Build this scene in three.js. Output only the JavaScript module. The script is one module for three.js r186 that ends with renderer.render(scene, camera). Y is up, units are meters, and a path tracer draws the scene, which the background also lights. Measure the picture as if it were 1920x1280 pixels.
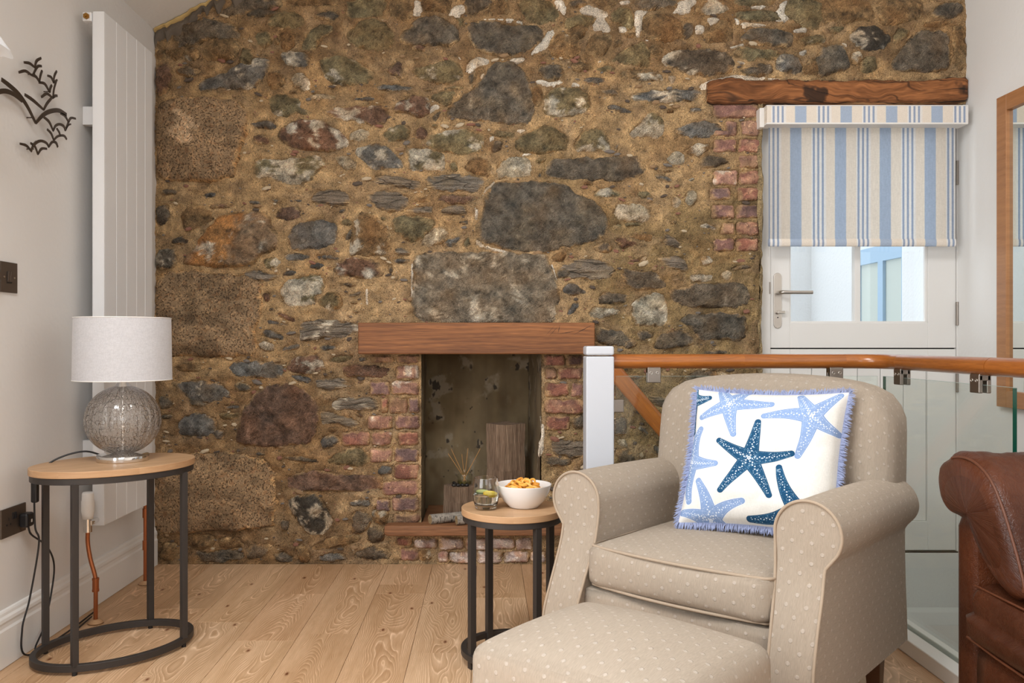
import * as THREE from 'three';
import { RoundedBoxGeometry } from 'three/addons/geometries/RoundedBoxGeometry.js';
import { mergeGeometries, mergeVertices } from 'three/addons/utils/BufferGeometryUtils.js';
import { RectAreaLightUniformsLib } from 'three/addons/lights/RectAreaLightUniformsLib.js';

// ---------------------------------------------------------------- camera, sky, window light, exposure
const EYE = 1.055, WALL = 4.05, FOC = 1600;           // eye height, distance to the stone wall, focal length in pixels
const scene = new THREE.Scene();
const camera = new THREE.PerspectiveCamera(2 * Math.atan(640 / FOC) * 180 / Math.PI, 1.5, 0.05, 60);
camera.position.set(0, EYE, WALL);
camera.lookAt(0, EYE, 0);
camera.setViewOffset(1920, 1280, 45, 0, 1920, 1280);
const renderer = new THREE.WebGLRenderer({ antialias: true });
renderer.toneMapping = THREE.LinearToneMapping;
renderer.toneMappingExposure = 1.0;
renderer.shadowMap.enabled = true;
scene.background = new THREE.Color(0.86, 0.93, 1.0);   // even overcast sky
scene.backgroundIntensity = 2.6;
RectAreaLightUniformsLib.init();
function windowLight(w, h, pos, target, color, power) {
  const l = new THREE.RectAreaLight(color, power, w, h);
  l.position.set(...pos); l.lookAt(...target); scene.add(l); return l;
}
const XL = -1.58, XR = 2.27, ZB = 7.4;                  // left wall, right wall, wall behind the camera
windowLight(2.0, 1.7, [XL - 0.02, 1.35, 3.3], [0, 1.35, 3.3], new THREE.Color(1.0, 0.99, 0.975), 3.6);   // glazed door in the left wall
windowLight(2.4, 1.5, [0.5, 1.75, ZB - 0.02], [0.5, 1.75, 0], new THREE.Color(0.97, 0.985, 1.0), 1.5);    // window behind the camera
windowLight(1.0, 1.3, [-0.605, 3.04, 3.15], [-0.605 + 0.463, 3.04 - 0.886, 3.15], new THREE.Color(0.99, 0.992, 1.0), 18.5);   // roof window in the left slope

// ---------------------------------------------------------------- helpers
let seed = 20240611;
const rnd = () => { seed = (seed * 1664525 + 1013904223) >>> 0; return seed / 4294967296; };
const rr = (a, b) => a + (b - a) * rnd();
const clamp = (x, a = 0, b = 1) => Math.min(b, Math.max(a, x));
const lerp = (a, b, t) => a + (b - a) * t;
const sstep = (a, b, x) => { const t = clamp((x - a) / (b - a)); return t * t * (3 - 2 * t); };
const V = (x, y, z) => new THREE.Vector3(x, y, z);
const lin = (c) => { c /= 255; return c <= 0.04045 ? c / 12.92 : Math.pow((c + 0.055) / 1.055, 2.4); };
const L3 = (a) => [lin(a[0]), lin(a[1]), lin(a[2])];
const rgb = (r, g, b) => new THREE.Color().setRGB(lin(r), lin(g), lin(b));
function hash(x, y) { let h = Math.imul(x, 374761393) + Math.imul(y, 668265263); h = Math.imul(h ^ (h >>> 13), 1274126177); return ((h ^ (h >>> 16)) >>> 0) / 4294967296; }
function noise(x, y, px = 0, py = px) {                  // value noise, -1..1, tiling with whole periods px, py
  const xi = Math.floor(x), yi = Math.floor(y), fx = x - xi, fy = y - yi, u = fx * fx * (3 - 2 * fx), v = fy * fy * (3 - 2 * fy);
  const wx = (i) => px ? ((i % px) + px) % px : i, wy = (i) => py ? ((i % py) + py) % py : i;
  const a = hash(wx(xi), wy(yi)), b = hash(wx(xi + 1), wy(yi)), c = hash(wx(xi), wy(yi + 1)), d = hash(wx(xi + 1), wy(yi + 1));
  return (a + (b - a) * u + (c - a) * v + (a - b - c + d) * u * v) * 2 - 1;
}
function fbm(x, y, p = 0, oct = 4) { let s = 0, a = 0.5; for (let i = 0; i < oct; i++) { s += a * noise(x + i * 17, y - i * 31, p << i); x *= 2; y *= 2; a *= 0.5; } return s; }
function tex(w, h, fn, srgb = true, rx = 1, ry = 1) {
  const d = new Uint8Array(w * h * 4);
  for (let j = 0; j < h; j++) for (let i = 0; i < w; i++) {
    const c = fn(i / w, j / h, i, j), k = (j * w + i) * 4;
    if (typeof c === 'number') d[k] = d[k + 1] = d[k + 2] = clamp(c) * 255; else { d[k] = clamp(c[0]) * 255; d[k + 1] = clamp(c[1]) * 255; d[k + 2] = clamp(c[2]) * 255; }
    d[k + 3] = 255;
  }
  const t = new THREE.DataTexture(d, w, h, THREE.RGBAFormat);
  t.wrapS = t.wrapT = THREE.RepeatWrapping; t.magFilter = THREE.LinearFilter; t.minFilter = THREE.LinearMipmapLinearFilter; t.generateMipmaps = true;
  if (srgb) t.colorSpace = THREE.SRGBColorSpace;
  t.repeat.set(rx, ry); t.needsUpdate = true; return t;
}
const std = (o) => new THREE.MeshStandardMaterial(o);
const phys = (o) => new THREE.MeshPhysicalMaterial(o);
const used = {};
function numbered(n) { used[n] = (used[n] || 0) + 1; return used[n] === 1 ? n : n + '_' + String(used[n] - 1).padStart(3, '0'); }
function add(name, geo, mat, parent, label) {            // one named mesh
  const m = new THREE.Mesh(Array.isArray(geo) ? merge(geo) : geo, mat);
  m.name = parent ? name : numbered(name); m.castShadow = m.receiveShadow = true;
  if (label) m.userData.label = label;
  (parent || scene).add(m); return m;
}
function merge(list) {
  list = list.map((g) => { g = g.index ? g.toNonIndexed() : g; for (const k of Object.keys(g.attributes)) if (!['position', 'normal', 'uv'].includes(k)) g.deleteAttribute(k); return g; });
  return list.length === 1 ? list[0] : mergeGeometries(list);
}
function thing(name, label, category, pos = [0, 0, 0], turn = 0, group) {
  const g = new THREE.Group(); g.name = numbered(name); g.position.set(...pos); g.rotation.y = turn;
  g.userData = { label, category }; if (group) g.userData.group = group;
  scene.add(g); return g;
}
function tag(m, label, category, group) { m.userData = { label, category }; if (group) m.userData.group = group; return m; }
function struct(m, label) { m.userData = { kind: 'structure', label }; return m; }
function structGroup(name, label) { const g = new THREE.Group(); g.name = name; struct(g, label); scene.add(g); return g; }
function boxUV(g, s = 1) {                               // uv in metres by the dominant axis of each face
  g = g.index ? g.toNonIndexed() : g; g.computeVertexNormals === undefined || 0;
  const p = g.attributes.position, n = g.attributes.normal, uv = new Float32Array(p.count * 2);
  for (let i = 0; i < p.count; i++) {
    const ax = Math.abs(n.getX(i)), ay = Math.abs(n.getY(i)), az = Math.abs(n.getZ(i));
    let u, v; if (ax > ay && ax > az) { u = p.getZ(i); v = p.getY(i); } else if (ay > az) { u = p.getX(i); v = p.getZ(i); } else { u = p.getX(i); v = p.getY(i); }
    uv[2 * i] = u * s; uv[2 * i + 1] = v * s;
  }
  g.setAttribute('uv', new THREE.BufferAttribute(uv, 2)); return g;
}
function bx(x0, x1, y0, y1, z0, z1, r = 0) {             // a box between bounds, edges rounded by r
  const w = x1 - x0, h = y1 - y0, d = z1 - z0, g = r ? new RoundedBoxGeometry(w, h, d, 2, r) : new THREE.BoxGeometry(w, h, d);
  g.translate((x0 + x1) / 2, (y0 + y1) / 2, (z0 + z1) / 2); return boxUV(g);
}
function tube(pts, r, seg = 40, rad = 10, closed = false, tension = 0.5) {
  return new THREE.TubeGeometry(new THREE.CatmullRomCurve3(pts.map((p) => V(...p)), closed, 'catmullrom', tension), seg, r, rad, closed);
}
function cyl(x, y0, y1, z, r0, r1 = r0, n = 32) { const g = new THREE.CylinderGeometry(r1, r0, y1 - y0, n); g.translate(x, (y0 + y1) / 2, z); return g; }
function lathe(prof, n = 48) { return new THREE.LatheGeometry(prof.map((p) => new THREE.Vector2(p[0], p[1])), n); }
// a point seen at pixel px, py of the 1920 x 1280 frame, d metres in front of the camera
const at = (px, py, d) => V((px - 915) / FOC * d, EYE - (py - 640) / FOC * d, WALL - d);
// on the plane x = X (side walls)
const onX = (px, py, X) => at(px, py, FOC * X / (px - 915));
// grid surface from a function (u, v) -> [x, y, z, s, t]
function surf(nu, nv, fn) {
  const pos = [], uv = [], idx = [];
  for (let j = 0; j <= nv; j++) for (let i = 0; i <= nu; i++) { const q = fn(i / nu, j / nv); pos.push(q[0], q[1], q[2]); uv.push(q[3] ?? i / nu, q[4] ?? j / nv); }
  for (let j = 0; j < nv; j++) for (let i = 0; i < nu; i++) { const a = j * (nu + 1) + i, b = a + 1, c = a + nu + 1, d = c + 1; idx.push(a, b, d, a, d, c); }
  const g = new THREE.BufferGeometry();
  g.setAttribute('position', new THREE.Float32BufferAttribute(pos, 3)); g.setAttribute('uv', new THREE.Float32BufferAttribute(uv, 2)); g.setIndex(idx); g.computeVertexNormals(); return g;
}
// a padded block: a box w x h x d centred on 0, rounded by r, its faces swelling by puff metres
function pad(w, h, d, r, puff = [0, 0, 0], n = 14, fn) {
  const g = new THREE.BoxGeometry(w, h, d, n, n, n), p = g.attributes.position, uv = new Float32Array(p.count * 2), nn = g.attributes.normal;
  for (let i = 0; i < p.count; i++) {
    let x = p.getX(i), y = p.getY(i), z = p.getZ(i);
    const ax = Math.abs(nn.getX(i)), ay = Math.abs(nn.getY(i));
    if (ax > 0.5) { uv[2 * i] = z; uv[2 * i + 1] = y; } else if (ay > 0.5) { uv[2 * i] = x; uv[2 * i + 1] = z; } else { uv[2 * i] = x; uv[2 * i + 1] = y; }
    const cx = clamp(x, -w / 2 + r, w / 2 - r), cy = clamp(y, -h / 2 + r, h / 2 - r), cz = clamp(z, -d / 2 + r, d / 2 - r);
    const dx = x - cx, dy = y - cy, dz = z - cz, l = Math.hypot(dx, dy, dz);
    if (l > 1e-9) { x = cx + dx / l * r; y = cy + dy / l * r; z = cz + dz / l * r; }
    const fx = 1 - (2 * x / w) ** 2, fy = 1 - (2 * y / h) ** 2, fz = 1 - (2 * z / d) ** 2;
    x += Math.sign(x) * puff[0] * Math.max(0, fy * fz) * Math.abs(2 * x / w); y += Math.sign(y) * puff[1] * Math.max(0, fx * fz) * Math.abs(2 * y / h); z += Math.sign(z) * puff[2] * Math.max(0, fx * fy) * Math.abs(2 * z / d);
    if (fn) [x, y, z] = fn(x, y, z);
    p.setXYZ(i, x, y, z);
  }
  g.setAttribute('uv', new THREE.BufferAttribute(uv, 2));
  return smooth(g);
}
function smooth(g) {                                     // normals shared by position, uv kept
  const m = new THREE.BufferGeometry(); m.setAttribute('position', g.attributes.position.clone()); if (g.index) m.setIndex(g.index.clone());
  const q = mergeVertices(m, 1e-5); q.computeVertexNormals();
  const key = (p, i) => Math.round(p.getX(i) * 1e4) + ',' + Math.round(p.getY(i) * 1e4) + ',' + Math.round(p.getZ(i) * 1e4), map = new Map();
  for (let i = 0; i < q.attributes.position.count; i++) map.set(key(q.attributes.position, i), i);
  const p = g.attributes.position, n = new Float32Array(p.count * 3);
  for (let i = 0; i < p.count; i++) { const k = map.get(key(p, i)); if (k !== undefined) { n[3 * i] = q.attributes.normal.getX(k); n[3 * i + 1] = q.attributes.normal.getY(k); n[3 * i + 2] = q.attributes.normal.getZ(k); } else n[3 * i + 1] = 1; }
  g.setAttribute('normal', new THREE.BufferAttribute(n, 3)); return g;
}

// ---------------------------------------------------------------- surfaces: grain and colour of the materials
const streak = (u, v, k = 1) => 0.5 * noise(u * 6 * k, v * 64, 6 * k, 64) + 0.3 * noise(u * 14 * k, v * 128, 14 * k, 128) + 0.2 * noise(u * 40, v * 256, 40, 256);
const tStone = tex(1024, 1024, (u, v) => {                // weathered rough stone, 0.5 m a side
  const w = 0.04 * noise(u * 12, v * 12, 12), c = Math.abs(noise((u + w) * 9, (v + w * 1.3) * 9, 9)), c2 = Math.abs(noise((u - w) * 23 + 5, (v + w) * 23, 23));
  const b = 0.74 + 0.36 * fbm(u * 18, v * 18, 18, 6) + 0.14 * noise(u * 256, v * 256, 256) - 0.09 * (1 - sstep(0, 0.07, c)) - 0.08 * (1 - sstep(0, 0.09, c2)) - 0.16 * Math.abs(noise((u + v) * 20, (u - v) * 52 + w * 60, 0));
  const warm = 0.05 * fbm(u * 7, v * 7, 7, 3);
  return [b + warm + 0.03, b + 0.01, b - warm - 0.02];
});
const tSchist = tex(1024, 1024, (u, v) => {
  const q = v + 0.02 * noise(u * 5, v * 6, 5, 6), s = streak(u, q), c = Math.abs(noise(u * 4, q * 40, 4, 40));
  const b = 0.74 + 0.28 * s + 0.08 * noise(u * 200, v * 200, 200) - 0.25 * (1 - sstep(0, 0.1, c)); return [b + 0.02, b + 0.01, b - 0.01];
});
const tGranite = tex(1024, 1024, (u, v) => {
  const a = noise(u * 110, v * 110, 110), b = noise(u * 75 + 9, v * 75, 75), c = noise(u * 40, v * 40 + 7, 40), g = 0.72 + 0.16 * fbm(u * 9, v * 9, 9, 4);
  let k = [g, g * 0.96, g * 0.9];
  if (a > 0.4) k = [g * 0.66, g * 0.61, g * 0.55]; else if (b > 0.42) k = [g * 1.2, g * 1.13, g * 1.03]; else if (c > 0.45) k = [g * 1.0, g * 0.9, g * 0.8];
  return k;
});
const tMortar = tex(1024, 1024, (u, v) => {
  const b = 0.78 + 0.26 * fbm(u * 11, v * 11, 11, 6) + 0.13 * noise(u * 230, v * 230, 230) + 0.06 * noise(u * 120, v * 120 + 9, 120), s = noise(u * 120 + 3, v * 120, 120), h = noise(u * 60, v * 60 + 5, 60);
  const k = s > 0.72 ? 1.18 : s < -0.74 ? 0.74 : h < -0.74 ? 0.78 : 1; return [b * k, b * k * 0.985, b * k * 0.96];
});
const tBrick = tex(512, 512, (u, v) => {
  const b = 0.8 + 0.24 * fbm(u * 12, v * 12, 12, 5) + 0.1 * noise(u * 160, v * 160, 160), s = noise(u * 46, v * 46, 46), p = noise(u * 22 + 4, v * 26, 22, 26);
  return s > 0.66 ? [b * 1.2, b * 1.2, b * 1.15] : p < -0.7 ? [b * 0.84, b * 0.8, b * 0.8] : [b, b * 0.97, b * 0.96];
});
const meanOf = (t) => { const d = t.image.data; let s = 0, n = 0; for (let i = 0; i < d.length; i += 64) { s += lin(d[i + 1]); n++; } return s / n; };   // so that a grain texture keeps the mean colour
const GAIN = new Map([tStone, tSchist, tGranite, tMortar, tBrick].map((t) => [t, 1 / meanOf(t)]));
const stoneMat = (t, bump, rough = 0.88) => std({ map: t, bumpMap: t, bumpScale: bump, roughness: rough, vertexColors: true });
const M = {};
M.stone = stoneMat(tStone, 0.018); M.schist = stoneMat(tSchist, 0.018, 0.85); M.granite = stoneMat(tGranite, 0.004, 0.92); M.mortar = stoneMat(tMortar, 0.01, 0.97); M.brick = stoneMat(tBrick, 0.008, 0.92);
// oak with limed pores: light lines following the growth rings; u across 0.21 m, v along 2.2 m
function oakPlank(k, hue) {
  return tex(256, 2048, (u, v) => {
    const x = u * 0.21, y = v * 2.2, c = 0.105 + 0.04 * noise(k * 7 + 1, y * 0.8), dx = (x - c) / 0.105;
    let f = dx * dx * (3.2 + 1.5 * noise(k + 4, y * 0.7)) + 2.6 * noise(k * 13 + x * 3, y * 1.35) + 0.9 * noise(x * 13 + k * 5, y * 3.1) + 0.25 * noise(x * 40, y * 9 + k) + y * 1.3;
    let knot = 0;
    for (let i = 0; i < 4; i++) { const kx = 0.03 + 0.15 * hash(k * 31 + i, 5), ky = 2.2 * hash(k * 17 + i, 9), r = Math.hypot((x - kx) * 1.7, (y - ky) * 0.75); f += 1.5 * Math.exp(-r * 26); knot = Math.max(knot, Math.exp(-((r / 0.009) ** 2))); }
    const ring = f * 4.2, fr = ring - Math.floor(ring), line = (1 - sstep(0, 0.2, fr)) + sstep(0.86, 1, fr), body = sstep(0.2, 0.9, fr);
    const pore = noise(x * 900, y * 22 + k), tone = 0.05 * noise(k * 3 + x * 10, y * 1.1) + 0.03 * noise(x * 60, y * 5);
    const l = 0.17 * line * (0.6 + 0.4 * noise(x * 120, y * 30)) - 0.07 * body + tone + 0.03 * pore;
    return [hue[0] + l - 0.4 * knot, hue[1] + l * 1.05 - 0.44 * knot, hue[2] + l * 1.08 - 0.4 * knot];
  });
}
const tPlanks = [[0.82, 0.675, 0.525], [0.795, 0.645, 0.495], [0.835, 0.695, 0.55], [0.785, 0.63, 0.48], [0.81, 0.66, 0.51]].map((h, i) => oakPlank(i + 1, h));
M.planks = tPlanks.map((t) => std({ map: t, bumpMap: t, bumpScale: 0.0006, roughness: 0.5 }));
function woodTex(w, h, c0, c1, k, rough = 1, lines = 24) {   // straight grain along u
  return tex(w, h, (u, v) => {
    const q = v + 0.03 * noise(u * 3 + k, v * 3) + 0.015 * noise(u * 7, v * 9 + k), g = 0.5 + 0.5 * Math.sin(lines * (q * 6.28 + 1.4 * noise(k, q * 7))), f = noise(u * 14 + k, v * 220), p = noise(u * 40, v * 420 + k);
    const t = clamp(0.5 + 0.24 * (g - 0.5) + 0.3 * rough * f + 0.2 * rough * p + 0.35 * fbm(u * 2.5 + k, v * 5, 0, 3));
    return [lerp(c0[0], c1[0], t) / 255, lerp(c0[1], c1[1], t) / 255, lerp(c0[2], c1[2], t) / 255];
  });
}
const wood = (t, bump, rough, extra = {}) => phys({ map: t, bumpMap: t, bumpScale: bump, roughness: rough, ...extra });
M.mantel = wood(woodTex(1024, 512, [100, 60, 32], [180, 118, 68], 3, 0.8), 0.002, 0.6);
M.hearthWood = wood(woodTex(1024, 256, [110, 72, 46], [178, 126, 86], 9), 0.002, 0.65);
M.rail = wood(woodTex(1024, 512, [136, 74, 26], [188, 114, 48], 5, 0.6, 8), 0.0003, 0.28, { clearcoat: 0.6, clearcoatRoughness: 0.18 });
M.mirrorWood = wood(woodTex(512, 256, [158, 106, 64], [192, 138, 90], 6, 0.5, 10), 0.0003, 0.42);
M.tableTop = wood(woodTex(512, 512, [176, 136, 98], [212, 174, 134], 8, 0.5, 7), 0.0003, 0.45);
M.oldBlock = wood(woodTex(512, 512, [92, 72, 56], [172, 146, 122], 12, 1.3, 14), 0.005, 0.9);
M.chairLeg = wood(woodTex(256, 256, [74, 44, 26], [104, 66, 40], 15, 0.5), 0.0003, 0.4);
const tLintel = tex(1024, 256, (u, v) => {
  const q = v + 0.08 * noise(u * 6, v * 3) + 0.03 * noise(u * 18, v * 8), f = noise(u * 16, q * 60), f2 = noise(u * 50, q * 130), rot = fbm(u * 13, v * 6, 0, 4), c = Math.abs(noise(u * 5 + 3, q * 9));
  const t = clamp(0.5 + 0.32 * f + 0.22 * f2 + 0.5 * fbm(u * 6 + 9, v * 4, 0, 3)), dark = sstep(0.1, 0.32, rot) * 0.75 + (1 - sstep(0, 0.06, c)) * 0.55;
  const a = [lerp(96, 178, t), lerp(58, 116, t), lerp(30, 70, t)], pale = sstep(0.15, 0.4, fbm(u * 4 + 40, v * 3, 0, 3));
  return [0, 1, 2].map((i) => lerp(lerp(a[i], [196, 158, 112][i], pale * 0.6), [34, 22, 14][i], clamp(dark)) / 255);
});
M.lintel = std({ map: tLintel, bumpMap: tLintel, bumpScale: 0.02, roughness: 0.92 });
// painted plaster and woodwork
const tPlaster = tex(512, 512, (u, v) => 0.5 + 0.35 * fbm(u * 6, v * 6, 6, 4) + 0.15 * noise(u * 90, v * 90, 90), false);
M.wall = std({ color: rgb(225, 222, 218), bumpMap: tPlaster, bumpScale: 0.0012, roughness: 0.92 });
M.wallWhite = std({ color: rgb(237, 236, 233), bumpMap: tPlaster, bumpScale: 0.0012, roughness: 0.9 });
M.gloss = phys({ color: rgb(238, 236, 232), roughness: 0.35 });
M.radiator = phys({ color: rgb(232, 233, 234), roughness: 0.4 });
M.post = phys({ color: rgb(204, 208, 215), roughness: 0.35 });
M.darkGap = std({ color: rgb(40, 38, 36), roughness: 0.9 });
M.steel = std({ color: rgb(150, 142, 134), metalness: 1, roughness: 0.38 });
M.satin = std({ color: rgb(196, 190, 182), metalness: 1, roughness: 0.32 });
M.chrome = std({ color: rgb(225, 224, 222), metalness: 1, roughness: 0.08 });
M.gun = std({ color: rgb(98, 86, 76), metalness: 0.6, roughness: 0.42 });
M.blackMetal = std({ color: rgb(58, 53, 50), metalness: 0.25, roughness: 0.5 });
M.blackPlastic = std({ color: rgb(26, 26, 28), roughness: 0.4 });
M.copper = std({ color: rgb(172, 104, 66), metalness: 0.85, roughness: 0.38 });
M.brass = std({ color: rgb(170, 128, 66), metalness: 1, roughness: 0.4 });
M.glass = phys({ color: new THREE.Color(0.955, 0.985, 0.97), transmission: 1, roughness: 0.0, thickness: 0, ior: 1.5 });
M.pane = phys({ color: new THREE.Color(0.98, 0.99, 0.99), transmission: 1, roughness: 0.0, thickness: 0, ior: 1.45 });
M.glassEdge = phys({ color: rgb(14, 74, 58), roughness: 0.12 });
M.mirror = std({ color: rgb(222, 226, 222), metalness: 1, roughness: 0.01 });
M.gull = std({ color: rgb(84, 72, 62), metalness: 0.7, roughness: 0.45 });
// cloth: fine weave with raised dots, 0.12 m a side
const dotAt = (u, v) => { let m = 0; for (const [a, b] of [[0.25, 0.25], [0.75, 0.75]]) { const dx = Math.min(Math.abs(u - a), 1 - Math.abs(u - a)), dy = Math.min(Math.abs(v - b), 1 - Math.abs(v - b)); m = Math.max(m, 1 - sstep(0.07, 0.12, Math.hypot(dx, dy))); } return m; };
const tCloth = tex(512, 512, (u, v) => {
  const U = (u * 2) % 1, W = (v * 2) % 1, d = dotAt(U, W), w = 0.5 * Math.sin(u * 6.2832 * 96) + 0.5 * Math.sin(v * 6.2832 * 96), n = 0.03 * noise(u * 100, v * 12, 100, 12), k = 0.02 * w + n;
  return [0.765 + k + d * 0.06, 0.70 + k + d * 0.07, 0.625 + k + d * 0.085];
});
const tClothH = tex(512, 512, (u, v) => { const d = dotAt((u * 2) % 1, (v * 2) % 1); return 0.3 + 0.07 * Math.sin(u * 6.2832 * 96) + 0.07 * Math.sin(v * 6.2832 * 96) + 0.5 * d; }, false);
for (const t of [tCloth, tClothH]) t.repeat.set(1 / 0.1, 1 / 0.1);
M.cloth = phys({ map: tCloth, bumpMap: tClothH, bumpScale: 0.004, roughness: 0.95, sheen: 0.3, sheenRoughness: 0.6, sheenColor: rgb(240, 225, 205) });
M.piping = std({ color: rgb(168, 150, 130), roughness: 0.9 });
const tLeather = tex(1024, 1024, (u, v) => { const a = Math.abs(noise(u * 150, v * 150, 150)), b = Math.abs(noise(u * 90 + 4, v * 90, 90)); return 0.4 + 0.2 * sstep(0, 0.3, a) + 0.2 * sstep(0, 0.35, b) + 0.25 * fbm(u * 8, v * 8, 8, 3); }, false, 2, 2);
const tLeatherC = tex(512, 512, (u, v) => { const f = fbm(u * 5, v * 5, 5, 4), s = noise(u * 80, v * 80, 80) * 0.02; return [0.305 + 0.1 * f + s, 0.16 + 0.06 * f + s, 0.09 + 0.04 * f + s]; }, true, 1.3, 1.3);
M.leather = phys({ map: tLeatherC, bumpMap: tLeather, bumpScale: 0.002, roughness: 0.36, specularIntensity: 0.55 });
M.leatherSeam = std({ color: rgb(92, 50, 28), roughness: 0.5 });

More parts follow.
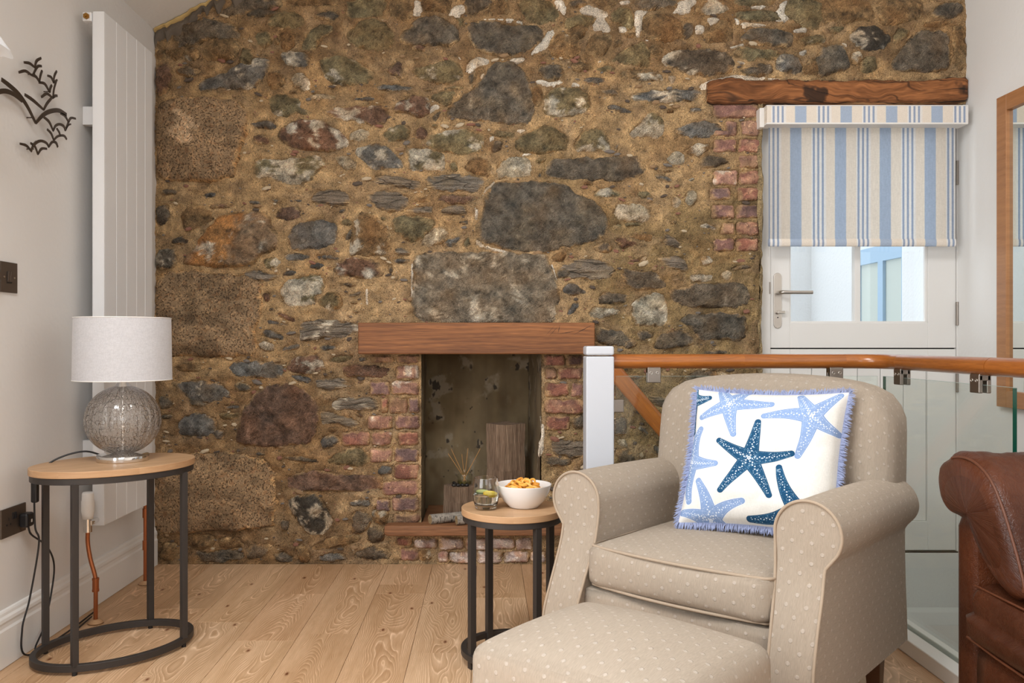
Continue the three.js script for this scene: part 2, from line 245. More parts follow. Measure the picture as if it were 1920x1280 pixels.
// ---------------------------------------------------------------- the stone wall
// Outlines measured on crops of the wall: each block gives the crop's corner and scale in the 1920 x 1280 frame,
// each line a kind (with how much old limewash clings to it) and the outline.
// kinds: d dark grey-brown, g grey, s schist, o olive, t tan, n granite, r reddish, p pale, k blackish
const Z = 400 / 1896;
const STONES = [
[280, 0, Z, `
d0 760 -10 1150 -10 1160 60 1000 95 830 120 650 130 640 90 720 50
d0 350 200 480 165 640 190 770 230 800 320 720 350 560 340 440 400 330 420 220 380 190 300 240 250
t1 170 450 240 425 300 460 290 520 220 535 165 500
t2 310 450 380 410 445 450 430 520 360 545 310 510
t0 500 420 640 350 790 370 800 470 700 530 540 540 460 500
d0 230 610 380 580 480 640 380 690 240 650
g1 420 750 470 700 560 660 680 660 780 570 880 520 960 500 1060 520 1070 570 1030 680 950 770 830 800 640 790 510 825 440 810
o0 1030 180 1120 110 1260 100 1370 160 1380 220 1270 250 1110 245 1030 235
d0 1460 120 1580 90 1690 110 1690 160 1560 175 1460 160
o0 940 290 1000 260 1080 290 1100 400 1030 430 970 410 945 350
t0 1095 345 1140 325 1160 380 1120 402
t0 1160 290 1200 255 1250 260 1285 310 1290 430 1240 445 1170 420
o0 1360 350 1440 260 1540 220 1620 230 1620 290 1520 360 1470 450 1390 460 1355 410
g2 1150 480 1260 450 1400 460 1440 520 1400 590 1300 605 1200 560
p1 1250 690 1290 645 1360 640 1415 690 1420 760 1370 795 1290 780
t0 1050 640 1140 640 1210 680 1200 760 1110 790 1050 740
o1 1500 540 1600 485 1700 490 1780 520 1890 560 1990 640 1990 690 1900 750 1800 760 1640 750 1560 690 1520 620
o1 1060 860 1130 835 1230 850 1340 870 1340 960 1430 985 1430 1010 1280 1010 1220 1035 1120 1025 1070 990
p0 1390 850 1500 820 1650 840 1640 875 1480 885 1400 880
g0 880 1085 1000 1065 1090 1065 1130 1110 1120 1150 980 1140 900 1110
r2 1590 980 1650 950 1800 945 2000 945 2120 960 2145 1010 2090 1100 1980 1115 1860 1080 1700 1055 1610 1050
t0 60 450 130 430 160 500 150 540 60 520
r0 60 570 180 550 190 700 180 800 100 870 60 840
d0 900 60 1150 90 1140 130 960 150 850 140
t0 1200 -10 1700 -10 1660 40 1450 55 1250 50
o0 820 420 920 440 930 560 850 600 790 560
d0 1240 800 1310 800 1310 830 1230 830`],
[0, 0, 1, `
n0 300 195 340 183 400 186 455 196 462 225 455 262 445 300 440 330 400 337 340 338 300 335 294 270
r1 522 262 527 240 545 228 584 223 612 232 640 248 656 270 628 283 585 282 545 275
o2 797 266 812 253 841 245 881 240 907 250 911 272 896 286 862 291 829 283 803 275
o0 963 275 972 259 997 243 1029 234 1055 242 1070 262 1062 282 1030 286 985 288
o1 1018 200 1022 172 1040 163 1070 161 1100 170 1112 196 1100 209 1070 219 1040 218 1020 212
r2 622 506 637 488 662 484 697 486 710 498 719 510 700 520 670 521 640 517
d0 930 341 985 342 1030 341 1063 347 1074 368 1110 374 1125 390 1139 411 1137 432 1126 447 1082 459 1040 464 1022 472 990 473 950 465 915 458 895 447 892 425 908 400 910 370 922 360
c1 779 476 850 472 905 476 965 474 1018 478 1030 500 1043 530 1044 570 1040 606 935 606 850 606 800 602 782 590 777 560 780 520
d0 1023 330 1026 305 1050 297 1090 296 1140 293 1185 292 1203 300 1212 320 1195 332 1165 340 1120 337 1060 338
s0 1046 507 1062 492 1100 484 1140 492 1158 508 1145 520 1120 525 1085 522 1052 518
o2 1076 270 1090 246 1118 239 1138 248 1143 272 1142 281 1100 283 1080 281
n0 294 512 340 507 400 512 455 515 485 520 488 560 484 600 470 615 480 640 478 662 440 668 380 668 330 665 294 660
r0 443 826 448 800 455 765 480 740 504 722 535 719 566 727 587 746 597 775 592 815 570 832 520 836 470 834
g0 332 795 345 776 380 775 405 785 405 812 360 818 335 812
d0 297 745 318 740 322 762 298 768
d0 300 778 322 776 325 784 302 786
g0 414 760 448 760 449 766 418 768
o0 408 773 448 774 446 786 412 785
g0 400 806 420 806 422 822 400 826
d0 352 748 390 748 392 760 356 761
p0 488 828 500 824 512 830 510 837 490 837
d0 1168 640 1192 636 1196 650 1172 654`],
[660, 0, Z, `
o0 -70 -10 290 -10 300 80 260 130 150 150 0 160 -50 130 -70 60
o0 -60 310 20 220 100 170 190 170 300 215 380 290 365 410 230 465 100 430 -40 380
t0 325 20 370 -10 500 -10 540 80 535 170 440 180 340 140
t0 620 30 640 -10 880 -10 880 70 850 120 740 100 630 90
d0 550 170 700 140 860 190 960 260 970 370 850 410 640 400 420 380 430 290 530 240
r2 520 400 600 390 660 420 640 450 530 440
d0 1010 -10 1240 -10 1230 60 1120 110 1020 130 1000 60
t0 1250 10 1390 -10 1400 120 1300 140 1160 125 1235 70
o0 1450 -10 1750 -10 1840 100 1820 180 1700 210 1560 200 1490 90
d0 1040 190 1150 180 1400 210 1650 225 1700 280 1660 370 1540 470 1350 490 1150 470 1050 380 1020 280
t1 1800 300 1900 290 1980 350 2030 430 2000 490 1880 510 1790 490 1740 450
d0 1280 560 1390 540 1520 610 1530 690 1600 760 1610 900 1610 1050 1540 1110 1350 1100 1050 1060 850 1040 840 980 960 870 1100 760 1180 680 1230 610
r0 300 620 390 530 450 560 460 720 400 680 310 640
o2 520 620 620 590 740 560 850 520 950 560 975 650 970 720 860 740 720 740 560 690
g0 205 760 300 740 420 750 580 770 500 820 350 810 220 790
o0 690 850 830 800 930 810 890 900 830 940 760 910
d0 630 780 740 785 740 805 640 805
o0 790 790 900 755 1000 765 1000 790 870 795
r1 350 980 420 900 560 850 660 860 700 920 680 1000 600 1050 520 1020 420 1000
d0 700 1050 790 970 800 1000 750 1080
g0 0 860 200 860 270 880 230 895 0 890
o1 240 1190 320 1150 440 1110 530 1130 535 1230 430 1260 330 1250
r0 560 1170 620 1100 680 1170 640 1250 570 1230
o0 680 1110 740 1090 765 1110 740 1140
p1 -30 1210 0 1160 70 1135 140 1150 165 1200 140 1250 60 1270 0 1255
o0 1210 1170 1330 1150 1450 1180 1460 1220 1400 1240 1250 1210
t0 1610 760 1700 770 1690 900 1640 960 1600 900
d0 1640 640 1700 580 1850 570 1890 640 1850 700 1760 720
o0 900 130 1000 150 990 330 960 240
d0 1030 680 1100 600 1110 690 1050 760`],
[1040, 0, Z, `
t0 340 -10 570 -10 540 70 490 90 400 60
d0 120 20 250 -10 310 20 220 70 130 60
o0 80 220 100 160 180 130 280 140 380 140 330 230 200 240 110 260
o0 500 120 580 60 640 50 700 100 710 220 660 250 560 220 510 180
d0 690 20 720 -10 1080 -10 1050 60 900 90 760 70
t0 800 160 900 130 1050 130 1130 200 1120 330 1000 380 860 340 780 270
t2 1240 60 1350 -10 1520 -10 1550 90 1480 130 1330 120 1250 100
t0 1350 250 1500 160 1580 200 1600 350 1540 390 1360 380 1330 310
d0 1150 210 1230 200 1250 300 1180 350 1130 310
t0 270 420 330 320 440 300 520 310 500 400 440 500 330 510 270 480
t1 540 350 600 340 600 410 520 430
o0 500 520 640 430 780 350 830 400 860 560 820 600 660 570 520 540
t1 830 400 930 400 980 440 930 490 860 480
d1 950 500 1060 440 1250 430 1450 440 1560 480 1595 560 1580 640 1400 670 1200 660 1040 590 960 560
t0 130 570 230 540 340 580 310 620 180 640
o0 360 600 480 570 570 600 480 640 390 630
t1 590 640 720 605 850 610 980 670 960 710 780 720 610 700
g0 220 710 330 680 450 680 450 730 330 750
g1 660 860 740 800 1000 800 1310 795 1310 890 1000 910 740 900
d0 370 790 560 790 610 850 480 850
g0 430 940 530 915 660 960 720 1000 640 1010 480 970
o2 660 1180 760 1090 850 980 930 1000 980 1100 970 1200 900 1240 830 1200 700 1220
g0 1060 1160 1170 1090 1340 1065 1460 1100 1500 1160 1420 1210 1220 1215 1090 1190
d0 1640 340 1740 255 1900 260 2040 270 2120 315 2090 410 1900 410 1780 370
o0 1580 460 1680 410 1880 420 1990 440 2060 500 1960 530 1820 510 1740 550 1620 510
o0 1590 130 1640 85 1800 80 1960 90 2050 110 2060 180 1900 190 1750 180 1650 170
o0 1580 10 1620 -10 1980 -10 1960 40 1760 60 1640 50
d0 1640 620 1750 590 1880 600 1940 640 1860 680 1720 670
t0 180 230 320 240 260 320 180 380 110 270
t0 620 290 720 280 720 330 640 350
d0 0 590 80 600 90 660 0 690
g0 1190 950 1300 950 1330 990 1220 1010
t0 1000 960 1060 955 1060 1000 1000 1000`],
[1420, 0, Z, `
o0 220 110 300 -10 480 -10 570 60 590 160 520 250 400 230 270 150
t0 490 -10 950 -10 1050 90 1040 180 900 180 800 200 600 200 580 100
t0 1070 60 1100 -10 1480 -10 1490 150 1300 200 1120 230 1090 160
d0 1560 120 1640 20 1820 10 1835 100 1740 160 1600 150
k1 830 330 890 240 1020 225 1150 290 1200 350 1130 430 1040 460 870 420
d0 1200 560 1260 450 1400 300 1500 260 1700 280 1720 420 1710 600 1560 640 1350 640 1220 610
d0 530 500 600 410 740 390 790 440 820 600 700 640 560 680 530 600
o0 910 600 960 480 1040 490 1080 580 1060 640 940 650
t3 830 470 930 450 940 540 880 600 830 560
g1 165 580 190 500 270 470 390 520 415 590 370 660 260 650 170 620
t0 430 540 510 490 540 560 550 650 470 690 410 660
o2 350 360 420 310 600 310 620 360 520 400 390 410
t0 1740 220 1840 210 1856 400 1856 620 1745 600 1740 420
o0 620 230 790 220 780 290 640 290
d0 0 560 130 560 150 640 20 650
t0 1500 190 1700 170 1800 190 1600 240 1480 240
o0 1250 240 1390 260 1330 330 1240 400 1210 330`],
[280, 250, Z, `
d0 90 510 180 490 260 500 250 540 120 550
g0 480 530 600 520 590 560 500 565
r0 530 630 640 615 810 650 700 670 540 675
g0 860 600 980 595 1010 625 900 625
g0 1040 575 1190 590 1100 610
g0 1230 580 1370 590 1330 610
s0 1440 580 1480 510 1600 500 1740 520 1800 590 1750 640 1650 650 1540 620 1450 600
o3 900 260 1000 210 1200 220 1380 215 1470 185 1570 220 1570 290 1480 340 1440 410 1340 450 1240 465 1150 430 1060 390 950 410 910 350
p2 1650 200 1760 190 1840 260 1830 320 1750 325 1680 280
r0 1120 750 1160 660 1320 640 1355 690 1320 760 1230 780 1150 750
g0 1640 690 1750 660 1760 690 1690 720
o0 1690 780 1750 745 1820 790 1760 830 1700 810
g0 1230 900 1290 810 1430 760 1520 760 1640 790 1680 850 1670 980 1580 1010 1450 1020 1350 1055 1250 1040 1230 980
x1 290 1150 420 1000 560 800 700 710 860 710 1000 700 1100 830 1140 940 1100 1030 980 1080 920 1160 700 1180 640 1200 430 1170
d0 60 640 170 630 180 760 100 830 55 800
t0 270 700 400 640 540 690 560 780 420 850 290 840
k0 190 960 280 900 350 950 290 1000 210 985
d1 60 1050 140 1030 240 1040 230 1210 60 1200
o1 1010 1110 1090 1090 1150 1140 1130 1190 1030 1220 1010 1160
g0 1200 1080 1280 1065 1430 1080 1440 1110 1330 1130 1220 1140
g0 1480 1085 1600 1070 1700 1110 1640 1125 1500 1120
g0 1400 1170 1500 1145 1580 1160 1500 1210 1430 1200
r0 915 25 1000 5 1065 30 1060 95 960 105 910 70
d0 1730 920 1800 830 1790 920 1750 960`],
[660, 250, Z, `
g2 30 150 130 100 270 85 330 130 400 200 475 300 380 315 170 325 90 230
o3 480 130 620 130 790 160 830 200 835 325 640 330 500 320 510 220
o0 860 260 930 235 950 310 910 360 860 340
t0 1000 290 1080 220 1200 230 1250 300 1220 390 1130 370 1010 340
p1 1280 300 1350 220 1480 200 1590 230 1600 330 1580 400 1400 405 1285 400
d0 1220 110 1290 60 1350 70 1320 140 1250 175
s0 190 410 210 370 340 375 520 400 620 450 600 485 420 480 210 440
s0 665 430 720 370 940 370 1170 390 1180 460 1110 520 900 515 740 510 670 470
s0 110 570 210 520 400 520 500 560 510 630 420 680 330 690 250 670 210 630
s0 470 670 600 645 720 645 720 710 500 710
r0 730 570 820 545 1100 550 1100 600 1010 625 840 620 740 590
s0 780 670 920 630 1010 640 1040 720 920 725 820 720
s0 920 770 1040 770 1040 810 960 805
o0 360 740 500 725 720 750 740 790 690 860 600 940 540 970 480 930 400 890 370 830
p3 600 970 660 880 740 830 840 840 870 920 800 980 680 1000 600 1000
g0 790 985 890 925 980 900 970 930 890 1010 820 1010
t1 -30 1030 0 850 60 690 200 745 320 835 355 920 330 1030 290 1085 100 1085 -30 1075
s0 360 1040 440 1005 540 1050 500 1090 400 1080
g0 340 1120 460 1105 530 1130 460 1160 370 1145
d0 320 1180 345 1160 375 1210 350 1250 325 1230
g0 1640 370 1680 330 1700 390 1680 410
o0 1610 230 1740 200 1720 250 1640 270
t0 540 590 680 560 690 610 560 620
o0 990 960 1040 900 1060 1000 990 1010
o0 250 740 310 745 300 775 260 770
t0 1760 1100 1850 1050 1920 1060 1880 1130 1790 1150
d0 1800 1230 1890 1190 1960 1230 1900 1290 1820 1290`],
[1040, 250, Z, `
g0 530 120 560 70 580 100 550 170
t2 1160 150 1250 100 1370 80 1380 130 1290 210 1200 190
p2 980 230 1080 150 1160 180 1155 270 1090 285 1010 250
d0 1300 210 1440 190 1550 220 1550 270 1430 300 1300 300
g0 890 380 950 350 1070 420 1000 430 910 400
t0 960 330 1050 320 1060 350 980 350
p2 1190 400 1250 380 1250 420 1200 430
o2 340 540 400 480 550 490 640 560 540 570 360 575
t0 230 430 340 430 340 460 240 460
p3 520 700 560 620 700 630 870 660 850 760 820 790 700 780 540 770
o0 520 830 560 795 720 785 850 800 830 820 650 820 560 850
p2 1030 600 1090 550 1140 600 1110 660 1050 650
p1 1150 570 1200 500 1280 510 1270 600 1220 660 1160 620
g2 1290 810 1350 785 1450 830 1440 865 1320 840
t0 640 920 740 890 880 900 860 960 760 940
r0 510 930 600 910 650 960 750 970 750 1010 620 1020 550 990
d0 340 1020 380 970 480 960 515 1020 490 1065 390 1055
s0 950 960 1000 890 1080 940 1140 980 1090 1010 980 1000
s0 920 1110 1000 1095 1140 1100 1190 1180 1160 1230 1020 1190 960 1150
r0 620 1120 760 1110 760 1140 680 1150
p1 765 1090 830 1080 820 1150 770 1140
d0 1560 1210 1640 1160 1770 1170 1770 1200 1600 1215
t0 1030 780 1090 760 1090 800 1040 810
t1 1300 1090 1400 1080 1420 1150 1320 1170
o0 720 520 830 500 880 560 780 590
d0 0 1110 60 1090 40 1130`],
[280, 500, Z, `
o3 1170 170 1220 120 1330 90 1430 60 1530 70 1550 180 1540 230 1470 260 1480 310 1400 370 1310 350 1230 360 1170 300 1150 230
o1 1490 310 1560 250 1660 225 1720 300 1710 360 1620 395 1550 360
r0 1000 240 1080 235 1060 320 1020 310
d0 1060 370 1110 360 1110 390 1060 395
r0 1115 410 1180 405 1300 470 1280 490 1170 450
g0 1000 470 1100 470 1250 510 1230 530 1080 520
g0 990 560 1050 550 1190 610 1190 650 1080 645 1010 610
k3 950 695 1010 668 1090 678 1125 720 1090 752 1020 757
g0 1165 720 1200 700 1340 685 1340 720 1220 755 1170 750
s1 1320 520 1380 480 1600 470 1850 500 1870 590 1700 640 1560 620 1430 650 1330 650 1330 580
g0 1500 710 1590 690 1680 710 1640 740 1540 755
d0 1685 150 1700 135 1840 150 1830 180 1690 170
s0 1760 250 1890 210 1880 240 1800 280
g0 690 900 760 840 950 840 1180 850 1185 990 980 995 780 970
r1 1220 860 1300 790 1480 770 1560 870 1500 930 1350 950 1230 920
g0 1220 960 1330 955 1440 990 1440 1040 1320 1020
g1 190 1040 300 1020 480 1010 640 1040 720 1120 640 1190 480 1200 350 1180 280 1100
t0 190 880 330 850 500 880 450 930 280 930
d0 740 1050 800 1020 930 1070 880 1110 780 1110
s0 820 60 960 20 1060 60 1160 80 1080 130 900 130 830 90
g0 1160 80 1230 25 1310 40 1270 80
t0 1780 310 1850 305 1850 330 1790 335
d0 1800 385 1860 375 1860 410 1810 410
o0 1580 810 1700 790 1830 810 1720 850 1600 850`],
[280, 800, Z, `
n0 300 260 420 240 700 250 880 260 1050 300 1100 400 1110 600 1100 800 1080 880 900 900 600 910 300 940 60 930 45 700 45 420 200 350
g0 905 235 980 225 1060 235 1050 260 940 260
d0 1180 270 1300 258 1450 285 1640 325 1450 318 1250 302
r0 1210 450 1330 395 1540 390 1690 430 1900 430 2080 450 2080 560 1900 570 1600 570 1400 560 1215 560
k2 1220 660 1310 610 1450 590 1520 640 1600 740 1650 850 1570 960 1420 950 1320 840 1250 740
d0 1170 820 1230 840 1240 910 1190 940 1160 880
t0 1430 1070 1560 990 1800 960 1890 960 1890 1020 1700 1060 1500 1100
t0 1290 1050 1390 1050 1440 1180 1360 1210 1310 1130
g0 1790 850 1890 830 1890 920 1810 940
g0 1760 680 1890 650 1900 690 1800 720
d0 380 1110 520 1120 620 1090 830 1110 850 1170 620 1210 450 1200
d0 860 1060 1000 1040 1100 1060 1000 1160 870 1180
g0 1480 1150 1600 1120 1750 1140 1760 1190 1500 1200
d0 1100 1130 1190 1110 1280 1160 1260 1210 1120 1200
t0 100 1040 240 1030 240 1180 100 1190
t0 600 990 800 980 850 1060 700 1090 610 1070
t0 380 960 560 960 560 1060 450 1105 380 1090`],
[580, 660, 420 / 1920, `
o0 150 60 230 25 380 20 390 60 280 90 180 90
r0 265 130 340 110 500 110 660 130 670 200 560 215 310 210
g0 420 50 500 30 510 70 430 90
s1 50 240 150 220 290 230 330 280 240 310 120 330 60 290
r0 390 255 430 245 490 260 440 275
s1 185 440 250 380 400 380 560 400 605 450 590 490 400 495 210 490
s0 95 540 160 500 230 540 330 560 440 600 430 635 330 640 240 610 110 620
r0 360 515 420 520 500 560 440 565
g0 90 790 110 720 230 710 270 750 200 820 120 830
o0 300 840 430 810 500 900 500 960 380 980 180 960 130 920
g0 590 1000 630 960 710 980 715 1050 640 1060 580 1050
t0 150 640 250 640 240 680 160 690`],
[660, 800, 440 / 1920, `
d0 130 840 200 820 270 830 265 940 140 950
g0 0 600 150 590 160 650 60 660 0 640
d0 0 680 120 700 160 760 120 840 0 880
t1 160 690 300 690 290 800 180 790
d0 20 1030 150 980 280 980 330 1040 250 1080 60 1080
t2 540 1010 640 1010 660 1090 560 1100`],
[1000, 650, 320 / 1781, `
d0 400 760 500 700 560 760 510 850 420 850
s0 200 1000 300 970 620 980 620 1110 420 1170 340 1130 230 1110
d0 120 1160 300 1150 440 1170 380 1230 190 1255 130 1210
d0 940 310 1030 285 1140 290 1130 330 1000 335
d0 800 760 960 750 965 880 900 920 800 910
g2 1080 840 1150 800 1200 880 1230 950 1090 870
s0 1200 510 1320 530 1560 550 1640 560 1500 600 1380 650 1220 580
d0 1360 720 1500 680 1700 640 1700 800 1550 920 1480 910 1400 800
d0 860 1070 1000 1060 1080 1190 880 1220
p1 880 960 960 950 1000 1060 900 1040
p1 1090 1110 1140 1080 1180 1150 1120 1190
d0 1530 950 1680 940 1660 990 1560 1000
g0 1240 1050 1330 1020 1380 1090 1300 1130
d0 600 1240 760 1250 740 1330 610 1330`],
[1040, 500, Z, `
g0 60 210 110 140 180 150 280 220 300 250 200 260 80 240
d0 400 270 420 230 560 230 650 250 640 310 530 330 400 330
g0 100 420 160 310 220 310 230 360 160 420 120 460
p2 290 420 340 360 440 355 570 385 560 430 440 450 320 465
d0 610 60 640 20 800 40 920 60 980 130 990 180 800 190 690 200 630 150
p2 680 330 790 240 970 230 1010 380 1010 510 900 540 720 520 680 420
d0 1010 230 1110 180 1400 150 1650 140 1740 230 1720 340 1560 360 1400 375 1180 350 1050 310
d0 1090 480 1140 440 1390 410 1700 420 1720 520 1680 650 1460 650 1290 670 1240 560 1160 520
d0 870 690 980 590 1100 560 1230 600 1240 680 1100 720 900 725
d0 360 540 480 540 600 590 700 640 740 690 620 715 530 700 360 660
d0 740 590 800 560 890 600 880 640 760 660
d0 1100 1080 1130 1000 1250 930 1440 920 1440 1000 1280 1040 1090 1110
p0 1430 940 1480 920 1580 980 1520 1000 1440 980
p1 1480 60 1530 30 1590 50 1570 110 1520 130 1480 100
t2 1210 80 1300 60 1400 70 1400 120 1300 140 1220 120
d0 1320 750 1600 740 1600 775 1330 780`]];
// white lime pointing left between the stones
const LIME = [
[660, 0, Z, `
545 -10 610 -10 630 90 580 150 545 140
1160 160 1400 155 1520 180 1530 215 1400 195 1200 180
1750 255 1800 260 1790 310 1720 450 1600 495 1570 475 1680 370
1400 520 1540 500 1540 540 1470 575 1410 555
1010 570 1100 500 1220 520 1210 570 1120 590 1050 660 1010 640
1140 650 1190 640 1170 690 1140 710
920 490 950 490 980 530 960 540
680 1010 690 950 740 910 800 940 780 970
1600 720 1690 700 1780 740 1880 700 1880 735 1780 775 1700 760
1440 1150 1480 1140 1560 1150 1490 1190
1780 -10 1880 -10 1920 90 1890 130 1830 80
880 50 1000 30 1010 110 940 160 850 140`],
[1040, 0, Z, `
230 80 310 30 400 70 490 110 440 170 500 270 480 285 330 270 380 180 360 130 240 120
560 230 640 240 640 280 580 285
710 80 840 90 790 140 780 240 760 330 720 340 740 260 710 210
1060 90 1130 -10 1270 -10 1210 110 1120 125 1060 120
1360 150 1430 140 1490 170 1390 250
1240 230 1340 210 1330 290 1270 325
0 720 50 700 85 730 10 770
150 720 230 740 230 775 150 765
1000 665 1090 670 1060 740 1030 750
350 550 450 515 430 550 350 580
290 520 340 510 330 545
1280 750 1400 700 1600 660 1890 680 1890 715 1600 710 1420 730 1340 800 1310 805
1650 190 1760 190 1890 210 1890 235 1760 230 1670 265
1590 150 1640 155 1650 230 1610 220
1730 50 1870 30 1860 75 1760 80
1490 430 1600 400 1690 375 1690 400 1560 440
1610 530 1710 550 1700 570 1630 560
560 10 680 -10 690 30 590 40
790 340 850 350 840 375 800 365`],
[1420, 0, Z, `
350 460 460 425 430 490 390 505
130 160 210 20 290 -10 240 100 300 170 240 200
280 250 450 230 450 290 330 295
540 380 610 330 600 380
740 370 800 380 810 440
0 40 60 30 100 60 20 80
40 690 170 690 260 700 140 710`],
[660, 250, Z, `
1095 930 1180 1000 1440 1050 1420 1075 1180 1030 1090 990
1180 480 1270 420 1260 470 1150 560
1480 180 1600 170 1620 195 1500 205
1215 30 1260 20 1270 60 1220 80
1080 640 1130 680 1120 780 1090 760`],
[660, 500, Z, `
520 -30 550 -30 540 180 545 330 518 320
1760 -40 1785 -40 1835 140 1815 150
115 150 150 170 140 350 120 340
540 370 560 375 585 440 565 430`],
[1000, 650, 320 / 1781, `
70 740 115 735 120 900 110 1100 60 1140 50 1080 85 900`]];
// bricks: crop, then x0 x1 y0 y1 and colour of each
const BRICKS = [
[1040, 0, Z, [[1395, 1820, 925, 1045, 'm'], [1520, 1620, 1075, 1210, 'v'], [1660, 1838, 1072, 1210, 'v']]],
[1040, 250, Z, [[1410, 1625, -28, 20, 'v'], [1660, 1832, -25, 15, 'v'], [1410, 1625, 50, 165, 'm'], [1635, 1830, 45, 170, 'r'], [1640, 1832, 190, 308, 't'], [1400, 1635, 325, 460, 's'], [1642, 1830, 328, 460, 'r'],
  [1380, 1570, 480, 590, 'v'], [1630, 1820, 480, 600, 'r'], [1392, 1608, 632, 755, 'm'], [1616, 1815, 630, 752, 'v'], [1480, 1600, 790, 900, 't'], [1615, 1815, 782, 905, 'r'], [1400, 1600, 930, 1050, 'm'], [1606, 1815, 930, 1050, 'r']]],
[580, 660, 420 / 1920, [[520, 730, 30, 90, 't'], [740, 950, 25, 95, 't'], [740, 945, 110, 232, 's'], [515, 690, 250, 370, 'v'], [700, 945, 245, 368, 's'], [612, 675, 385, 522, 'o'], [682, 840, 388, 525, 't'], [848, 945, 385, 520, 'v'],
  [500, 715, 540, 662, 's'], [730, 942, 542, 660, 'm'], [275, 520, 680, 800, 'r'], [528, 712, 682, 802, 's'], [755, 938, 680, 800, 'r'], [510, 720, 822, 946, 's'], [726, 938, 822, 944, 'v'], [725, 938, 958, 1092, 'r'], [620, 938, 1105, 1226, 'm']]],
[660, 800, 440 / 1920, [[190, 315, 590, 690, 'v'], [330, 550, 575, 690, 'v'], [330, 555, 710, 790, 't'], [360, 495, 905, 972, 'r'], [392, 548, 990, 1098, 'm'],
  [502, 700, 912, 1000, 'w'], [706, 915, 905, 1005, 'w'], [921, 1120, 908, 1008, 'w'], [1126, 1335, 906, 1004, 'w'], [1341, 1480, 908, 1006, 'w'], [700, 790, 1018, 1112, 'w'], [796, 1010, 1020, 1115, 'w'], [1016, 1230, 1016, 1114, 'w'], [1236, 1450, 1018, 1112, 'w'], [1456, 1590, 1020, 1110, 'w']]],
[1000, 650, 320 / 1781, [[110, 330, 85, 195, 'r'], [340, 520, 90, 200, 'd'], [120, 245, 215, 338, 't'], [252, 520, 212, 338, 'r'], [120, 375, 378, 520, 'r'], [388, 520, 372, 524, 'm'], [118, 530, 550, 702, 'r'], [135, 388, 722, 872, 'r']]]];
const wx = (px) => (px - 915) * WALL / FOC, wy = (py) => EYE - (py - 640) * WALL / FOC;
const KIND = { c: [134, 121, 104], d: [117, 107, 94], g: [126, 123, 118], s: [128, 118, 106], o: [134, 122, 92], t: [148, 118, 82], n: [136, 118, 96], r: [134, 104, 86], p: [192, 178, 154], k: [76, 71, 64], x: [150, 124, 98],
  L: [226, 218, 205], bm: [142, 108, 98], bv: [122, 100, 96], br: [140, 96, 80], bt: [148, 118, 92], bs: [174, 134, 114], bo: [196, 132, 104], bw: [190, 170, 156], bd: [84, 62, 54] };
const KMAT = { s: M.schist, n: M.granite, x: M.stone, L: M.mortar };
const MORTAR = [183, 154, 114];
const polys = [];                                       // all outlines, so that the mortar lies back behind them
let pieceNo = 0;
